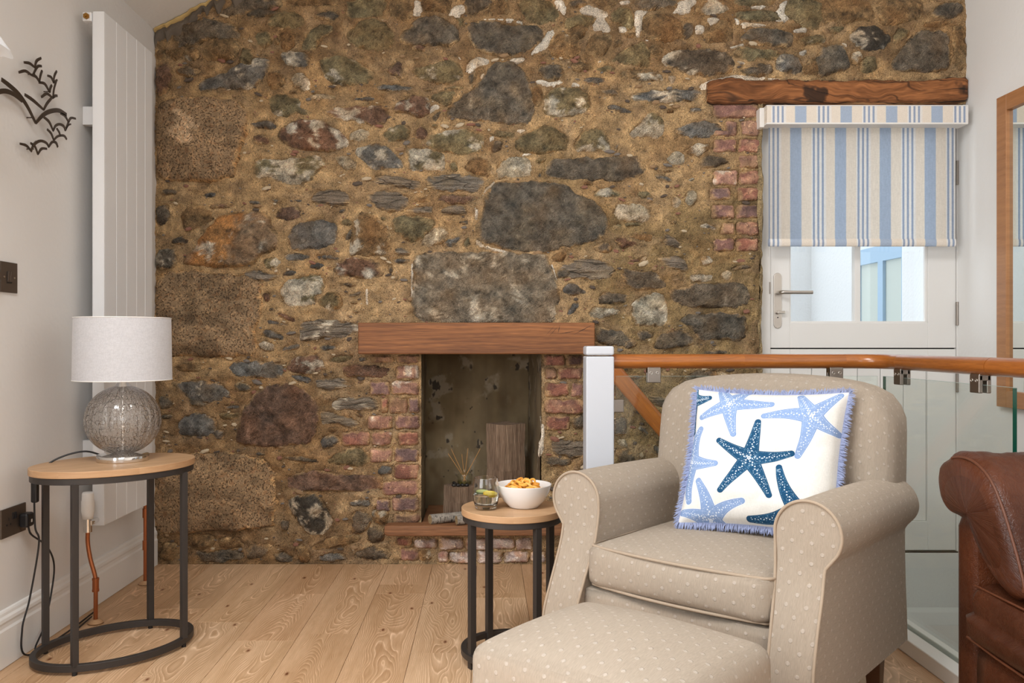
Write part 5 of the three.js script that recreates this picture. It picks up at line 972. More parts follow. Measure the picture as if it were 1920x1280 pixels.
// ---------------------------------------------------------------- side tables
function ovalTop(a, b, y0, y1, n = 72) { const s = new THREE.Shape(); s.absellipse(0, 0, a, b, 0, Math.PI * 2); const g = new THREE.ExtrudeGeometry(s, { depth: y1 - y0 - 0.004, bevelEnabled: true, bevelSize: 0.002, bevelThickness: 0.002, bevelOffset: -0.002, bevelSegments: 2, curveSegments: n }); g.rotateX(-Math.PI / 2); g.translate(0, y0 + 0.002, 0); return boxUV(g, 2); }
function ovalRing(a, b, w, y0, y1, n = 72) { const s = new THREE.Shape(); s.absellipse(0, 0, a, b, 0, Math.PI * 2); const h = new THREE.Path(); h.absellipse(0, 0, a - w, b - w, 0, Math.PI * 2); s.holes.push(h); const g = new THREE.ExtrudeGeometry(s, { depth: y1 - y0, bevelEnabled: true, bevelSize: 0.001, bevelThickness: 0.001, bevelOffset: -0.001, bevelSegments: 1, curveSegments: n }); g.rotateX(-Math.PI / 2); g.translate(0, y0, 0); return g; }
{
  const t = thing('oval_side_table', 'oval side table with pale wood top and black metal frame', 'side table', [-1.275, 0, 4.05 - 2.92], Math.PI / 4), a = 0.27, b = 0.197, H = 0.644;
  add('table_top', ovalTop(a, b, H - 0.022, H), M.tableTop, t);
  add('top_rim', ovalRing(a - 0.004, b - 0.004, 0.02, H - 0.042, H - 0.023), M.blackMetal, t);
  add('base_ring', ovalRing(a - 0.004, b - 0.004, 0.02, 0.012, 0.032), M.blackMetal, t);
  for (const [x, z] of [[-0.18, -0.135], [0.18, -0.135], [-0.18, 0.135], [0.18, 0.135]]) { add('leg', bx(x - 0.01, x + 0.01, 0.03, H - 0.04, z - 0.01, z + 0.01, 0.001), M.blackMetal, t); add('foot', cyl(x, 0, 0.012, z, 0.008), M.blackPlastic, t); }
}
const RT = [0.08, 4.05 - 2.83];
{
  const t = thing('round_side_table', 'small round side table with wood top and black metal legs', 'side table', [RT[0], 0, RT[1]]), r = 0.168, H = 0.507;
  add('table_top', ovalTop(r, r, H - 0.022, H), M.tableTop, t);
  add('top_rim', ovalRing(r - 0.004, r - 0.004, 0.02, H - 0.041, H - 0.023), M.blackMetal, t);
  add('base_ring', ovalRing(r + 0.002, r + 0.002, 0.02, 0.028, 0.046), M.blackMetal, t);
  for (let k = 0; k < 4; k++) { const an = (30 + 90 * k) * Math.PI / 180, g = new RoundedBoxGeometry(0.021, H - 0.04, 0.021, 1, 0.001); g.rotateY(an); g.translate((r - 0.016) * Math.cos(an), (H - 0.04) / 2, -(r - 0.016) * Math.sin(an)); add('leg', g, M.blackMetal, t); }
}
// ---------------------------------------------------------------- table lamp
{
  const LY = 0.644, l = thing('table_lamp', 'table lamp with crackled glass globe and white drum shade', 'lamp', [-1.262, LY, 4.05 - 2.95]);
  add('base', lathe([[0, 0.0], [0.084, 0.0], [0.0855, 0.003], [0.0855, 0.018], [0.083, 0.022], [0.05, 0.026], [0, 0.027]], 64), M.chrome, l, 'polished chrome disc base');
  const tCr = tex(512, 512, (u, v) => { const a = Math.abs(noise(u * 30, v * 22, 30, 22)), b = Math.abs(noise(u * 64 + 5, v * 48, 64, 48)); return 0.3 + 0.5 * sstep(0, 0.16, a) + 0.3 * sstep(0, 0.22, b); }, false, 2, 1);
  const gl = phys({ color: new THREE.Color(0.965, 0.95, 0.935), transmission: 1, thickness: 0.004, roughness: 0.03, ior: 1.5, bumpMap: tCr, bumpScale: 0.0022 });
  const ball = (k, flip) => surf(132, 52, (u, v) => { const a = (flip ? 1 : -1) * u * 6.2832, th = v * 2.72 + 0.2, r0 = k * 0.124 * (1 + 0.014 * Math.cos(a * 22) * Math.sin(th)); return [r0 * Math.sin(th) * Math.cos(a), 0.141 + k * 0.119 * Math.cos(th), r0 * Math.sin(th) * Math.sin(a), u, v]; });
  add('globe', [ball(1, true), ball(0.965, false)], gl, l, 'crackled clear glass globe');
  add('stem', [cyl(0, 0.025, 0.29, 0, 0.0045, 0.0045, 12), cyl(0, 0.255, 0.275, 0, 0.03, 0.014, 28), cyl(0, 0.275, 0.32, 0, 0.014, 0.014, 20)], M.chrome, l);
  const tLinen = tex(256, 256, (u, v) => { const k = 0.87 + 0.03 * noise(u * 120, v * 16, 120, 16) + 0.03 * noise(u * 16, v * 120 + 4, 16, 120); return [k * 0.985, k * 0.985, k]; }, true, 8, 3);
  const s0 = 0.279, s1 = 0.492;
  add('shade', [surf(96, 10, (u, v) => { const a = -u * 6.2832, r = lerp(0.1605, 0.157, v); return [r * Math.cos(a), lerp(s0, s1, v), r * Math.sin(a), u, v]; })], phys({ map: tLinen, roughness: 1, transmission: 0.3, thickness: 0, side: THREE.DoubleSide }), l, 'white linen drum shade');
  const ring = (r, y) => { const q = new THREE.TorusGeometry(r, 0.0016, 8, 80); q.rotateX(Math.PI / 2); q.translate(0, y, 0); return q; };
  add('shade_rim', [ring(0.1606, s0), ring(0.1571, s1)], M.gloss, l);
  add('shade_spider', [0, 1, 2].map((k) => { const c = new THREE.CylinderGeometry(0.0015, 0.0015, 0.157, 6); c.rotateZ(Math.PI / 2); c.translate(0.0785, s1 - 0.02, 0); c.rotateY(k * 2.094); return c; }), M.chrome, l);
  const W = (x, y, z) => [x, y, z], fx = thing('lamp_flex', 'black flex of the table lamp hanging down behind the oval table', 'cable');
  add('flex', tube([W(-1.34, LY + 0.008, 1.06), W(-1.40, LY + 0.03, 1.09), W(-1.468, LY + 0.012, 1.14), W(-1.512, LY - 0.03, 1.19), W(-1.515, 0.6, 1.2), W(-1.513, 0.44, 1.2), W(-1.505, 0.38, 1.19), W(-1.53, 0.2, 1.2), W(-1.545, 0.1, 1.22), W(-1.54, 0.008, 1.2), W(-1.50, 0.007, 1.0), W(-1.51, 0.007, 0.8)], 0.0032, 140, 8), M.blackPlastic, fx);
  add('inline_switch', new RoundedBoxGeometry(0.022, 0.075, 0.02, 3, 0.006).translate(...W(-1.513, 0.555, 1.2)), M.blackPlastic, fx);
}
// ---------------------------------------------------------------- glass of water, bowl of snacks
{
  const y = 0.507, p = at(911, 950, 2.80), g = thing('water_glass', 'clear tumbler of water with lemon and cucumber slices', 'glass', [p.x, y, p.z + 0.008]);
  add('tumbler', lathe([[0, 0.003], [0.03, 0.003], [0.035, 0.006], [0.0405, 0.025], [0.0435, 0.05], [0.0425, 0.08], [0.0385, 0.103], [0.0375, 0.104], [0.0368, 0.103], [0.0408, 0.08], [0.0418, 0.05], [0.0388, 0.026], [0.032, 0.012], [0, 0.011]], 64), phys({ color: new THREE.Color(0.99, 1, 0.995), transmission: 1, roughness: 0, thickness: 0.002, ior: 1.48 }), g);
  add('water', lathe([[0, 0.0115], [0.0315, 0.0125], [0.0384, 0.0262], [0.0410, 0.045], [0.0412, 0.0505], [0, 0.0502]], 56), phys({ color: new THREE.Color(0.98, 0.99, 0.94), transmission: 1, roughness: 0, thickness: 0.03, ior: 1.33 }), g);
  const le = thing('lemon_slice', 'yellow lemon slice floating in the tumbler', 'lemon slice', [p.x + 0.014, y + 0.0505, p.z + 0.016]); const half = (r, h) => { const c = new THREE.CylinderGeometry(r, r, h, 28, 1, false, 0.4, 3.4); return c; };
  const peel = add('peel', new THREE.CylinderGeometry(0.0235, 0.0225, 0.007, 36), std({ color: rgb(238, 200, 20), roughness: 0.45 }), le); add('flesh', new THREE.CylinderGeometry(0.0205, 0.0205, 0.0076, 36), std({ color: rgb(246, 222, 92), roughness: 0.3 }), le); le.rotation.z = -0.06; le.rotation.x = 0.14;
  const cu = thing('cucumber_slice', 'pale green cucumber slice floating in the tumbler', 'cucumber slice', [p.x - 0.012, y + 0.054, p.z - 0.008]); add('skin', new THREE.CylinderGeometry(0.022, 0.022, 0.004, 32), std({ color: rgb(52, 92, 30), roughness: 0.4 }), cu); add('flesh', new THREE.CylinderGeometry(0.0205, 0.0205, 0.0046, 32), std({ color: rgb(196, 208, 130), roughness: 0.35 }), cu); cu.rotation.x = 0.08;
  const b = at(982, 952, 2.83), bowl = thing('snack_bowl', 'white ceramic bowl on the round side table', 'bowl', [b.x, y, b.z]);
  add('bowl', lathe([[0, 0.004], [0.04, 0.004], [0.046, 0.0], [0.049, 0.003], [0.068, 0.022], [0.084, 0.05], [0.0915, 0.074], [0.0922, 0.0765], [0.0905, 0.0765], [0.089, 0.074], [0.081, 0.05], [0.065, 0.025], [0.045, 0.0085], [0, 0.007]], 72), phys({ color: rgb(240, 238, 236), roughness: 0.18, clearcoat: 0.5, clearcoatRoughness: 0.1 }), bowl);
  const ring = new THREE.TorusGeometry(0.0135, 0.0042, 8, 22), mats = [[232, 170, 72], [216, 146, 52], [240, 188, 98]].map((c) => std({ color: rgb(...c), roughness: 0.75 })); let k = 0;
  for (const [n, rad, yy] of [[13, 0.058, 0.058], [12, 0.046, 0.068], [9, 0.034, 0.076], [6, 0.018, 0.083]]) for (let i = 0; i < n; i++) { const a = 6.2832 * (i + 0.5 * rnd()) / n, m = tag(add('ring_cracker', ring, mats[k++ % 3]), 'golden ring-shaped cracker heaped in the white bowl', 'cracker', 'ring crackers in the bowl'); m.position.set(b.x + rad * Math.cos(a) * rr(0.8, 1.1), y + yy + rr(-0.004, 0.003), b.z + rad * Math.sin(a) * rr(0.8, 1.1)); m.rotation.set(Math.PI / 2 + rr(-0.75, 0.75), rr(-0.7, 0.7), rr(0, 3)); m.scale.set(1, rr(0.75, 1), 1.1); }
}
// ---------------------------------------------------------------- things in the fireplace
{
  const Y = 0.2, tall = thing('tall_timber_block', 'tall weathered square timber block standing in the fireplace', 'wood block', [0.088, Y, -0.17], 0.66), W = 0.135;
  const block = (w, h, d) => { const g = new THREE.BoxGeometry(w, h, d, 8, 24, 8), p = g.attributes.position; for (let i = 0; i < p.count; i++) { const x = p.getX(i), y = p.getY(i), z = p.getZ(i), m = 0.0025 * noise(x * 60 + z * 40, y * 9) + 0.002 * noise(x * 25, y * 30 + z * 20); p.setXYZ(i, x * (1 + m / w * 2), y + 0.002 * noise(x * 30, z * 30), z * (1 + m / d * 2)); } smooth2(g); return g; };
  function smooth2(g) { g.computeVertexNormals(); const p = g.attributes.position, uv = g.attributes.uv, n = g.attributes.normal; for (let i = 0; i < p.count; i++) { const up = Math.abs(n.getY(i)) > 0.7; uv.setXY(i, up ? p.getX(i) * 3 : p.getY(i) * 1.4, up ? p.getZ(i) * 3 : (p.getX(i) + p.getZ(i)) * 3); } }
  add('block', block(W, 0.45, W).translate(0, 0.225, 0), M.oldBlock, tall);
  const sb = thing('short_timber_block', 'short weathered timber block holding the reed diffuser', 'wood block', [-0.13, Y, -0.14], 0.75); add('block', block(0.125, 0.152, 0.125).translate(0, 0.076, 0), M.oldBlock, sb);
  const d = thing('reed_diffuser', 'glass reed diffuser bottle with thin sticks on the short block', 'diffuser', [-0.115, Y + 0.152, -0.14]);
  add('bottle', lathe([[0, 0.002], [0.032, 0.002], [0.036, 0.006], [0.036, 0.05], [0.032, 0.056], [0.014, 0.058], [0.012, 0.062], [0.012, 0.078], [0.0105, 0.078], [0.0105, 0.06], [0.03, 0.054], [0.034, 0.048], [0.034, 0.007], [0, 0.005]], 40), phys({ color: new THREE.Color(0.97, 0.98, 0.95), transmission: 1, thickness: 0, roughness: 0.01 }), d); add('oil', cyl(0, 0.006, 0.02, 0, 0.0335), phys({ color: rgb(94, 84, 40), roughness: 0.1 }), d);
  for (let k = 0; k < 6; k++) { const a = [-0.5, -0.42, -0.08, 0.1, 0.4, 0.48][k], z = [0.1, -0.1, 0.2, -0.2, 0.12, -0.1][k]; add('reed', tube([[-a * 0.03, 0.008, -z * 0.03], [a * 0.16, 0.155 + 0.02 * (k % 2), z * 0.16]], 0.0014, 2, 6), std({ color: rgb(192, 142, 84), roughness: 0.8 }), d); }
  const pm = std({ color: rgb(42, 40, 38), roughness: 0.25 }); for (let k = 0; k < 9; k++) { const x = -0.165 + 0.02 * (k % 4) + rr(-0.005, 0.005), z = -0.085 - 0.03 * Math.floor(k / 4) + rr(-0.005, 0.005); if (Math.hypot(x + 0.115, z + 0.14) < 0.05) continue; const g = new THREE.IcosahedronGeometry(0.011, 1); g.scale(1.1, 0.75, 0.9); const m = tag(add('black_pebble', g, pm), 'small shiny black pebble beside the reed diffuser', 'pebble', 'pebbles round the diffuser'); m.position.set(x, Y + 0.152 + 0.008, z); m.rotation.y = k; }
  const tBirch = tex(256, 256, (u, v) => { const l = noise(u * 5, v * 40) > 0.5 && noise(u * 14, v * 60) > -0.2 ? 0.5 : 1, k = (0.62 + 0.14 * fbm(u * 8, v * 8, 0, 4) + 0.06 * noise(u * 80, v * 80)) * l; return [k * 1.02, k * 0.97, k * 0.9]; }), bark = std({ map: tBirch, bumpMap: tBirch, bumpScale: 0.004, roughness: 0.9 }), endm = std({ map: tMortar, color: rgb(214, 186, 140), roughness: 0.9 });
  const log = (A, B, r, label) => { const q = thing('birch_log', label, 'log'); const a = V(...A), b = V(...B), l = a.distanceTo(b), g = new THREE.CylinderGeometry(r, r, l, 24, 8, true), p = g.attributes.position; for (let i = 0; i < p.count; i++) { const k = 1 + 0.05 * noise(p.getY(i) * 30, Math.atan2(p.getZ(i), p.getX(i)) * 1.2); p.setX(i, p.getX(i) * k); p.setZ(i, p.getZ(i) * k); } g.computeVertexNormals(); const Q = new THREE.Quaternion().setFromUnitVectors(V(0, 1, 0), b.clone().sub(a).normalize()), mid = a.clone().add(b).multiplyScalar(0.5); g.applyQuaternion(Q); g.translate(mid.x, mid.y, mid.z); add('bark', g, bark, q); for (const [c, s] of [[a, -1], [b, 1]]) { const e = new THREE.CircleGeometry(r, 24); e.rotateX(s > 0 ? -Math.PI / 2 : Math.PI / 2); e.applyQuaternion(Q); e.translate(c.x, c.y, c.z); add('cut_end', e, endm, q); } };
  log([-0.272, Y + 0.0225, 0.055], [-0.125, Y + 0.0225, -0.02], 0.0225, 'thin grey birch log lying at the front of the fireplace'); log([-0.148, Y + 0.021, 0.065], [0.06, Y + 0.021, -0.01], 0.021, 'second birch log half hidden behind the round table');
}

// ---------------------------------------------------------------- armchair, footstool, cushion
const YAW = -42 * Math.PI / 180, CH = [0.524, 0, 1.723];
{
  const c = thing('armchair', 'beige dotted fabric armchair with rolled arms and piped edges', 'armchair', CH, YAW);
  const rake = (y) => 0.10 * (1 - sstep(0.2, 0.54, y)), out = [[-0.06, 0.172], [-0.062, 0.26], [-0.068, 0.36], [-0.076, 0.46], [-0.081, 0.54]];
  for (let k = 0; k <= 22; k++) { const a = (180 - k * 9.6) * Math.PI / 180; out.push([0.082 * Math.cos(a), 0.582 + 0.082 * Math.sin(a)]); }
  out.push([0.05, 0.512], [0.043, 0.5], [0.043, 0.44], [0.045, 0.34], [0.048, 0.26], [0.05, 0.172]);
  const N = out.length - 1; let per = [0]; for (let i = 1; i <= N; i++) per.push(per[i - 1] + Math.hypot(out[i][0] - out[i - 1][0], out[i][1] - out[i - 1][1]));
  for (const s of [-1, 1]) {
    const cx = s * 0.35, body = surf(N, 14, (u, v) => { const i = Math.round(u * N), [x, y] = out[i], zf = rake(y), z = lerp(zf, -0.63, v), sw = 1 + 0.05 * Math.sin(Math.PI * v) * sstep(0.5, 0.6, y); return [cx + s * x * sw, y + 0.004 * Math.sin(v * 3.1) * sstep(0.5, 0.6, y) - 0.012 * v * sstep(0.5, 0.6, y), z, per[i], z]; });
    if (s < 0) { const ix = body.index.array; for (let i = 0; i < ix.length; i += 3) { const t = ix[i]; ix[i] = ix[i + 1]; ix[i + 1] = t; } body.computeVertexNormals(); }
    const rows = 26, yTop = 0.664, half = (y, side) => { for (let pass = side < 0 ? 0 : N; side < 0 ? pass < N : pass > 0; pass += side < 0 ? 1 : -1) { const a = out[pass], b = out[pass + (side < 0 ? 1 : -1)]; if ((a[1] <= y && y <= b[1])) return lerp(a[0], b[0], (y - a[1]) / (b[1] - a[1] || 1)); } return 0; };
    const face = surf(10, rows, (u, v) => { const y = lerp(0.172, yTop - 0.0006, v); let l = half(y, -1), r = half(y, 1); const x = lerp(l, r, u); return [cx + s * x, y, rake(y) + 0.012 * Math.sin(Math.PI * u) * Math.sin(Math.PI * Math.min(1, v * 1.02)), x, y]; });
    if (s < 0) { const ix = face.index.array; for (let i = 0; i < ix.length; i += 3) { const t = ix[i]; ix[i] = ix[i + 1]; ix[i + 1] = t; } face.computeVertexNormals(); }
    const rear = new THREE.ShapeGeometry(new THREE.Shape(out.map(([x, y]) => new THREE.Vector2(cx + s * x, y - 0.012 * sstep(0.5, 0.6, y))))); rear.rotateY(0); rear.translate(0, 0, -0.63);
    const arm = add('arm', [body, rear], M.cloth, c); add('arm_front', face, M.cloth, arm);
    add('piping', tube(out.map(([x, y]) => [cx + s * x * 1.01, y, rake(y) + 0.001]), 0.0042, 110, 8), M.piping, arm, 'pale corded piping round the arm front');
  }
  add('back', pad(0.79, 0.78, 0.2, 0.06, [0, 0, 0.035], 18, (x, y, z) => { const t = (y + 0.39) / 0.78, e = Math.abs(x / 0.395), top = 0.95 - 0.045 * e ** 2.2 - 0.05 * e ** 9; return [x * (1 - 0.02 * t * t), 0.19 + t * (top - 0.19), z - 0.545 - 0.08 * t]; }), M.cloth, c);
  add('seat_cushion', pad(0.555, 0.125, 0.56, 0.03, [0, 0.014, 0.02], 16).translate(0, 0.408, -0.225), M.cloth, c);
  const sc = c.children[c.children.length - 1], loop = (y) => { const p = [], w = 0.268, zf = 0.058, zb = -0.48; for (let i = 0; i <= 10; i++) { const x = lerp(-w + 0.03, w - 0.03, i / 10); p.push([x, y, zf + 0.004 - 0.022 * (2 * i / 10 - 1) ** 2]); } p.push([w + 0.006, y, 0.008], [w + 0.008, y, -0.2], [w, y, zb], [-w, y, zb], [-w - 0.008, y, -0.2], [-w - 0.006, y, 0.008]); return tube(p, 0.0045, 160, 8, true); };
  add('cushion_piping', loop(0.463), M.piping, sc); add('cushion_piping', loop(0.352), M.piping, sc);
  add('base', [pad(0.6, 0.17, 0.6, 0.012, [0, 0, 0], 6).translate(0, 0.258, -0.25)], M.cloth, c);
  for (const [x, z, s] of [[-0.33, 0.05, 1], [0.33, 0.05, 1], [-0.33, -0.55, -1], [0.33, -0.55, -1]]) { const g = new THREE.CylinderGeometry(0.036, 0.022, 0.18, 4, 1); g.rotateY(Math.PI / 4); const p = g.attributes.position; for (let i = 0; i < p.count; i++) if (p.getY(i) < 0) p.setZ(i, p.getZ(i) + s * 0.012); g.translate(x, 0.09, z); g.computeVertexNormals(); add('leg', boxUV(g, 4), M.chairLeg, c); }
}
{
  const s = thing('footstool', 'beige dotted fabric footstool in front of the armchair', 'footstool', [0.286, 0, 4.05 - 1.84], YAW);
  add('upholstery', pad(0.5, 0.26, 0.44, 0.035, [0.008, 0.045, 0.008], 20).translate(0, 0.275, 0), M.cloth, s);
  for (const [x, z] of [[-0.2, 0.17], [0.2, 0.17], [-0.2, -0.17], [0.2, -0.17]]) { const g = new THREE.CylinderGeometry(0.034, 0.022, 0.15, 4, 1); g.rotateY(Math.PI / 4); g.translate(x, 0.075, z); add('leg', boxUV(g, 4), M.chairLeg, s); }
}
{
  const cv = document.createElement('canvas'); cv.width = cv.height = 1024; const q = cv.getContext('2d'); q.fillStyle = 'rgb(230,228,222)'; q.fillRect(0, 0, 1024, 1024);
  const map = ([x, y]) => { let u = 0, v = 0; for (let k = 0; k < 6; k++) { v = (y - 150 - 15 * u) / 915; u = (x - 260 + 120 * v) / 990; } return [u * 1024, v * 1024]; };
  let sd = 7; const rn = () => { sd = (sd * 1103515245 + 12345) & 0x7fffffff; return sd / 0x7fffffff; };
  function star(centre, tips, dark) {
    const c = map(centre), T = tips.map((t) => [...map(t), t[2] || 0]), fill = dark ? 'rgb(14,72,110)' : 'rgb(136,162,204)', edge = dark ? 'rgb(10,62,100)' : 'rgb(102,132,184)', arms = [];
    for (const [tx, ty, bend] of T) { const dx = tx - c[0], dy = ty - c[1], l = Math.hypot(dx, dy), nx = -dy / l, ny = dx / l, P = []; for (let i = 0; i <= 20; i++) { const t = i / 20, b = bend * l * Math.sin(Math.PI * t) * 0.5; P.push([c[0] + dx * t + nx * b, c[1] + dy * t + ny * b, lerp(64, 21, Math.pow(t, 0.85))]); } arms.push(P); }
    for (const [col, gr] of [['rgb(220,228,240)', 7], [edge, 3], [fill, 0]]) { if (gr === 7 && dark) continue; q.fillStyle = col; for (const P of arms) for (let i = 0; i < 20; i++) for (let k = 0; k < 4; k++) { const t = k / 4, a = P[i], b = P[i + 1]; q.beginPath(); q.arc(lerp(a[0], b[0], t), lerp(a[1], b[1], t), lerp(a[2], b[2], t) + gr - 3, 0, 6.3); q.fill(); } }
    for (const P of arms) {
      const dot = (t, o, r, col) => { const f = t * 20, i = Math.min(19, Math.floor(f)), a = P[i], b = P[i + 1], k = f - i, dx = b[0] - a[0], dy = b[1] - a[1], l = Math.hypot(dx, dy), w = lerp(a[2], b[2], k); q.fillStyle = col; q.beginPath(); q.arc(lerp(a[0], b[0], k) - dy / l * w * o, lerp(a[1], b[1], k) + dx / l * w * o, r, 0, 6.3); q.fill(); };
      for (let k = 0; k < 95; k++) dot(rn() * 0.97, (rn() * 2 - 1) * 0.78, 1.2 + 2 * rn(), dark ? (rn() > 0.35 ? 'rgb(196,214,230)' : 'rgb(84,140,176)') : (rn() > 0.5 ? 'rgb(214,224,238)' : 'rgb(124,150,196)'));
      for (let k = 0; k < 17; k++) dot((k + 0.4) / 17.5, (k % 2 ? 0.1 : -0.1), lerp(6.2, 3, k / 17), dark ? 'rgb(226,234,242)' : 'rgb(220,228,240)');
      for (const e of [-0.84, 0.84]) for (let k = 0; k < 30; k++) dot((k + rn() * 0.3) / 30.5, e, 1.7, dark ? 'rgb(150,190,214)' : 'rgb(206,218,236)');
    }
  }
  star([510, 265], [[790, 255], [540, 485, 0.05], [305, 365], [430, 130], [640, 120]], false);
  star([1045, 340], [[740, 345, 0.12], [955, 615, -0.1], [965, 190], [1205, 190], [1200, 450, 0.1]], false);
  star([225, 670], [[410, 685, 0.1], [300, 445, -0.15], [222, 940, 0.1], [60, 760], [80, 560]], false);
  star([365, 1060], [[290, 800, 0.12], [590, 930, -0.18], [165, 1005, 0.1], [490, 1140], [260, 1180]], false);
  star([935, 960], [[835, 690, -0.12], [620, 1040, -0.16], [1100, 860], [1080, 1120], [880, 1190]], true);
  star([215, 225], [[362, 218, 0.2], [250, 110], [230, 470, 0.05], [100, 300], [120, 130]], true);
  star([640, 640], [[705, 385, 0.05], [922, 598, 0.08], [765, 885, -0.04], [447, 868, 0.02], [437, 528, -0.04]], true);
  const im = q.getImageData(0, 0, 1024, 1024); for (let i = 0; i < 1024 * 1024; i++) { const n = 5 * noise((i % 1024) * 0.5, Math.floor(i / 1024) * 0.07) + 4 * noise((i % 1024) * 0.07, Math.floor(i / 1024) * 0.5); for (let k = 0; k < 3; k++) im.data[4 * i + k] += n; } q.putImageData(im, 0, 0);
  const t = new THREE.CanvasTexture(cv); t.colorSpace = THREE.SRGBColorSpace; t.anisotropy = 8;
  const p = thing('starfish_cushion', 'white cushion printed with blue starfish, fringed edge, on the armchair', 'cushion');
  const rX = V(0.392, 0.004, 0.22).normalize(), up = V(0.075, 0.40, -0.105).normalize(), nZ = rX.clone().cross(up).normalize(), C = V(0.823, 0.702, 1.485), W = 0.225, H = 0.212;
  const place = (x, y, z) => { const o = C.clone().addScaledVector(rX, x).addScaledVector(up, y).addScaledVector(nZ, z); return [o.x, o.y, o.z]; };
  const shape = (u, v, side) => { const a = u * 2 - 1, b = v * 2 - 1, pin = 1 - 0.055 * (1 - b * b) * 0.9, pin2 = 1 - 0.07 * (1 - a * a) * 0.9, th = 0.072 * Math.pow(Math.max(0, (1 - a ** 4) * (1 - b ** 4)), 0.6), wr = 0.004 * noise(a * 3 + 3, b * 4) + 0.003 * noise(a * 8, b * 7); return place(a * W * pin + 0.004 * b, b * H * pin2 + (side > 0 ? 0 : 0), side * th + wr * (th / 0.07)); };
  const front = surf(44, 44, (u, v) => [...shape(u, v, 1), u, v]), back = surf(30, 30, (u, v) => [...shape(1 - u, v, -1), u, v]);
  add('printed_front', front, phys({ map: t, roughness: 0.95 }), p); add('plain_back', back, std({ color: rgb(230, 226, 218), roughness: 0.95 }), p);
  const fr = []; const edge = (s) => { s = ((s % 4) + 4) % 4; return s < 1 ? [s, 0] : s < 2 ? [1, s - 1] : s < 3 ? [3 - s, 1] : [0, 4 - s]; };
  for (let k = 0; k < 2200; k++) { const s = 4 * k / 2200 + rr(-0.002, 0.002), [u, v] = edge(s), e = shape(u, v, 0), E = V(...e), dir = rX.clone().multiplyScalar((u - 0.5) * (v > 0.02 && v < 0.98 ? 2 : 0.3)).addScaledVector(up, (v - 0.5) * (u > 0.02 && u < 0.98 ? 2 : 0.6)).normalize().addScaledVector(nZ, rr(-0.6, 0.6)).addScaledVector(rX, rr(-0.5, 0.5)).addScaledVector(up, rr(-0.6, 0.3)).normalize(), l = rr(0.013, 0.026), a = E.clone().addScaledVector(dir, l * 0.55).addScaledVector(V(0, -1, 0), 0.001), b = E.clone().addScaledVector(dir, l).addScaledVector(V(0, -1, 0), 0.004); const sd2 = nZ.clone().cross(dir).normalize().multiplyScalar(0.0013), g = new THREE.BufferGeometry(); const P = [E.clone().sub(sd2), E.clone().add(sd2), a.clone().add(sd2), a.clone().sub(sd2), b].flatMap((w) => [w.x, w.y, w.z]); g.setAttribute('position', new THREE.Float32BufferAttribute(P, 3)); g.setAttribute('uv', new THREE.Float32BufferAttribute([0, 0, 1, 0, 1, 1, 0, 1, 0, 1], 2)); g.setIndex([0, 1, 2, 0, 2, 3, 3, 2, 4]); g.computeVertexNormals(); fr.push(g); }
  const f = add('fringe', fr, std({ color: rgb(146, 156, 190), roughness: 0.95, side: THREE.DoubleSide }), p, 'short lilac blue fringe round the cushion'); f.userData.kind = 'stuff';
}
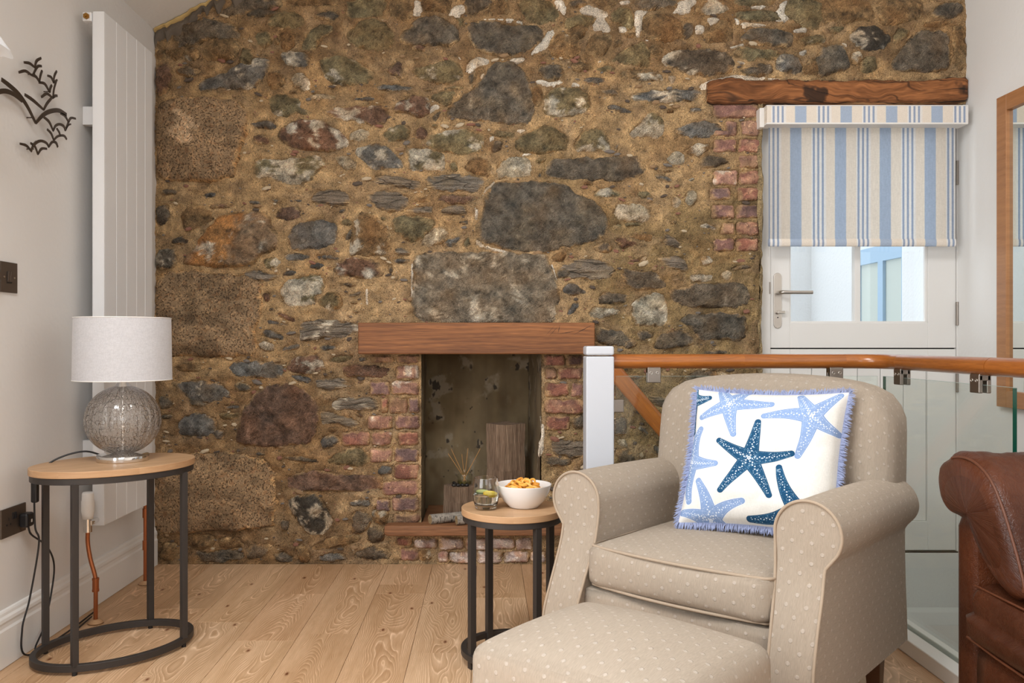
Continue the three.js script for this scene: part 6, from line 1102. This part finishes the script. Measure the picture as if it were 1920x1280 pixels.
// ---------------------------------------------------------------- leather sofa at the right edge
{
  const s = thing('leather_sofa', 'brown leather sofa with padded arm, cut by the frame edge', 'sofa'), zD = (d) => WALL - d;
  add('arm_panel', pad(0.85, 0.6, 0.112, 0.04, [0, 0, 0.006], 14).translate(1.22 + 0.425, 0.32, zD(2.186)), M.leather, s);
  const sec = [[2.268, 0.648], [2.282, 0.69], [2.262, 0.735], [2.2, 0.766], [2.11, 0.77], [2.03, 0.735], [1.975, 0.67], [1.935, 0.6], [1.905, 0.54], [1.89, 0.495], [1.905, 0.468], [1.96, 0.462], [2.02, 0.5], [2.075, 0.56], [2.11, 0.602], [2.16, 0.612], [2.23, 0.62]];
  const curve = new THREE.CatmullRomCurve3(sec.map(([d, y]) => V(d, y, 0)), true), cd = 2.09, cyy = 0.635;
  const rim = (u, v, k = 1) => { const p = curve.getPoint(u % 1), x = lerp(1.182, 2.05, v), e = v < 0.0001 ? 0 : 1, cap = Math.sqrt(clamp(1 - (1 - Math.min(1, v * 0.868 / 0.045)) ** 2)), sc = 0.62 + 0.38 * cap, wr = (0.009 * (Math.abs(noise(x * 16 + u * 9, u * 22 - x * 6)) - 0.3) + 0.005 * Math.abs(noise(x * 42 - u * 20, u * 40))) * cap; return [x, cyy + (p.y - cyy) * sc + wr, zD(cd + (p.x - cd) * sc + wr)]; };
  const pg = surf(72, 60, (u, v) => { const w = v * v; return [...rim(u, w), u * 1.1, lerp(1.18, 2.05, w)]; });
  const cap = surf(72, 6, (u, v) => { const a = rim(u, 0), k = v; return [lerp(1.172, a[0], k * k), lerp(cyy, a[1], k), lerp(zD(cd), a[2], k), a[2] * 1, a[1]]; });
  const armPad = add('arm_pad', [pg, cap], M.leather, s, 'puffy leather arm pad with a stitched seam');
  const sp = []; for (let i = 0; i <= 16; i++) { const u = lerp(0.17, 0.55, i / 16), p = curve.getPoint(u); sp.push([1.196, cyy + (p.y - cyy) * 0.93, zD(cd + (p.x - cd) * 0.93)]); }
  add('seam', tube(sp, 0.0035, 60, 8), M.leatherSeam, armPad);
  const cush = add('seat_cushion', pad(0.78, 0.15, 0.74, 0.045, [0.02, 0.012, 0.0], 18, (x, y, z) => [x + 0.004 * noise(z * 18, y * 30) - 0.02 * (y < 0 ? 1 : 0) * sstep(-0.2, -0.39, x), y + 0.004 * noise(x * 9, z * 9), z]).translate(1.58, 0.388, zD(1.755)), M.leather, s);
  add('seam', [tube([[1.205, 0.452, zD(2.11)], [1.198, 0.456, zD(1.9)], [1.198, 0.456, zD(1.6)], [1.205, 0.45, zD(1.4)]], 0.003, 30, 8), tube([[1.185, 0.325, zD(2.11)], [1.172, 0.322, zD(1.9)], [1.172, 0.322, zD(1.6)], [1.185, 0.325, zD(1.4)]], 0.003, 30, 8)], M.leatherSeam, cush);
  add('base', pad(0.82, 0.27, 0.74, 0.04, [0.012, 0, 0], 10).translate(1.61, 0.175, zD(1.755)), M.leather, s);
  add('back', pad(0.24, 0.72, 0.95, 0.07, [0.03, 0.02, 0], 12).translate(2.02, 0.44, zD(1.76)), M.leather, s);
  for (const [x, z] of [[1.28, zD(2.18)], [1.98, zD(2.18)], [1.28, zD(1.44)], [1.98, zD(1.44)]]) add('foot', cyl(x, 0, 0.045, z, 0.022, 0.028, 20), M.chairLeg, s);
}
renderer.render(scene, camera);
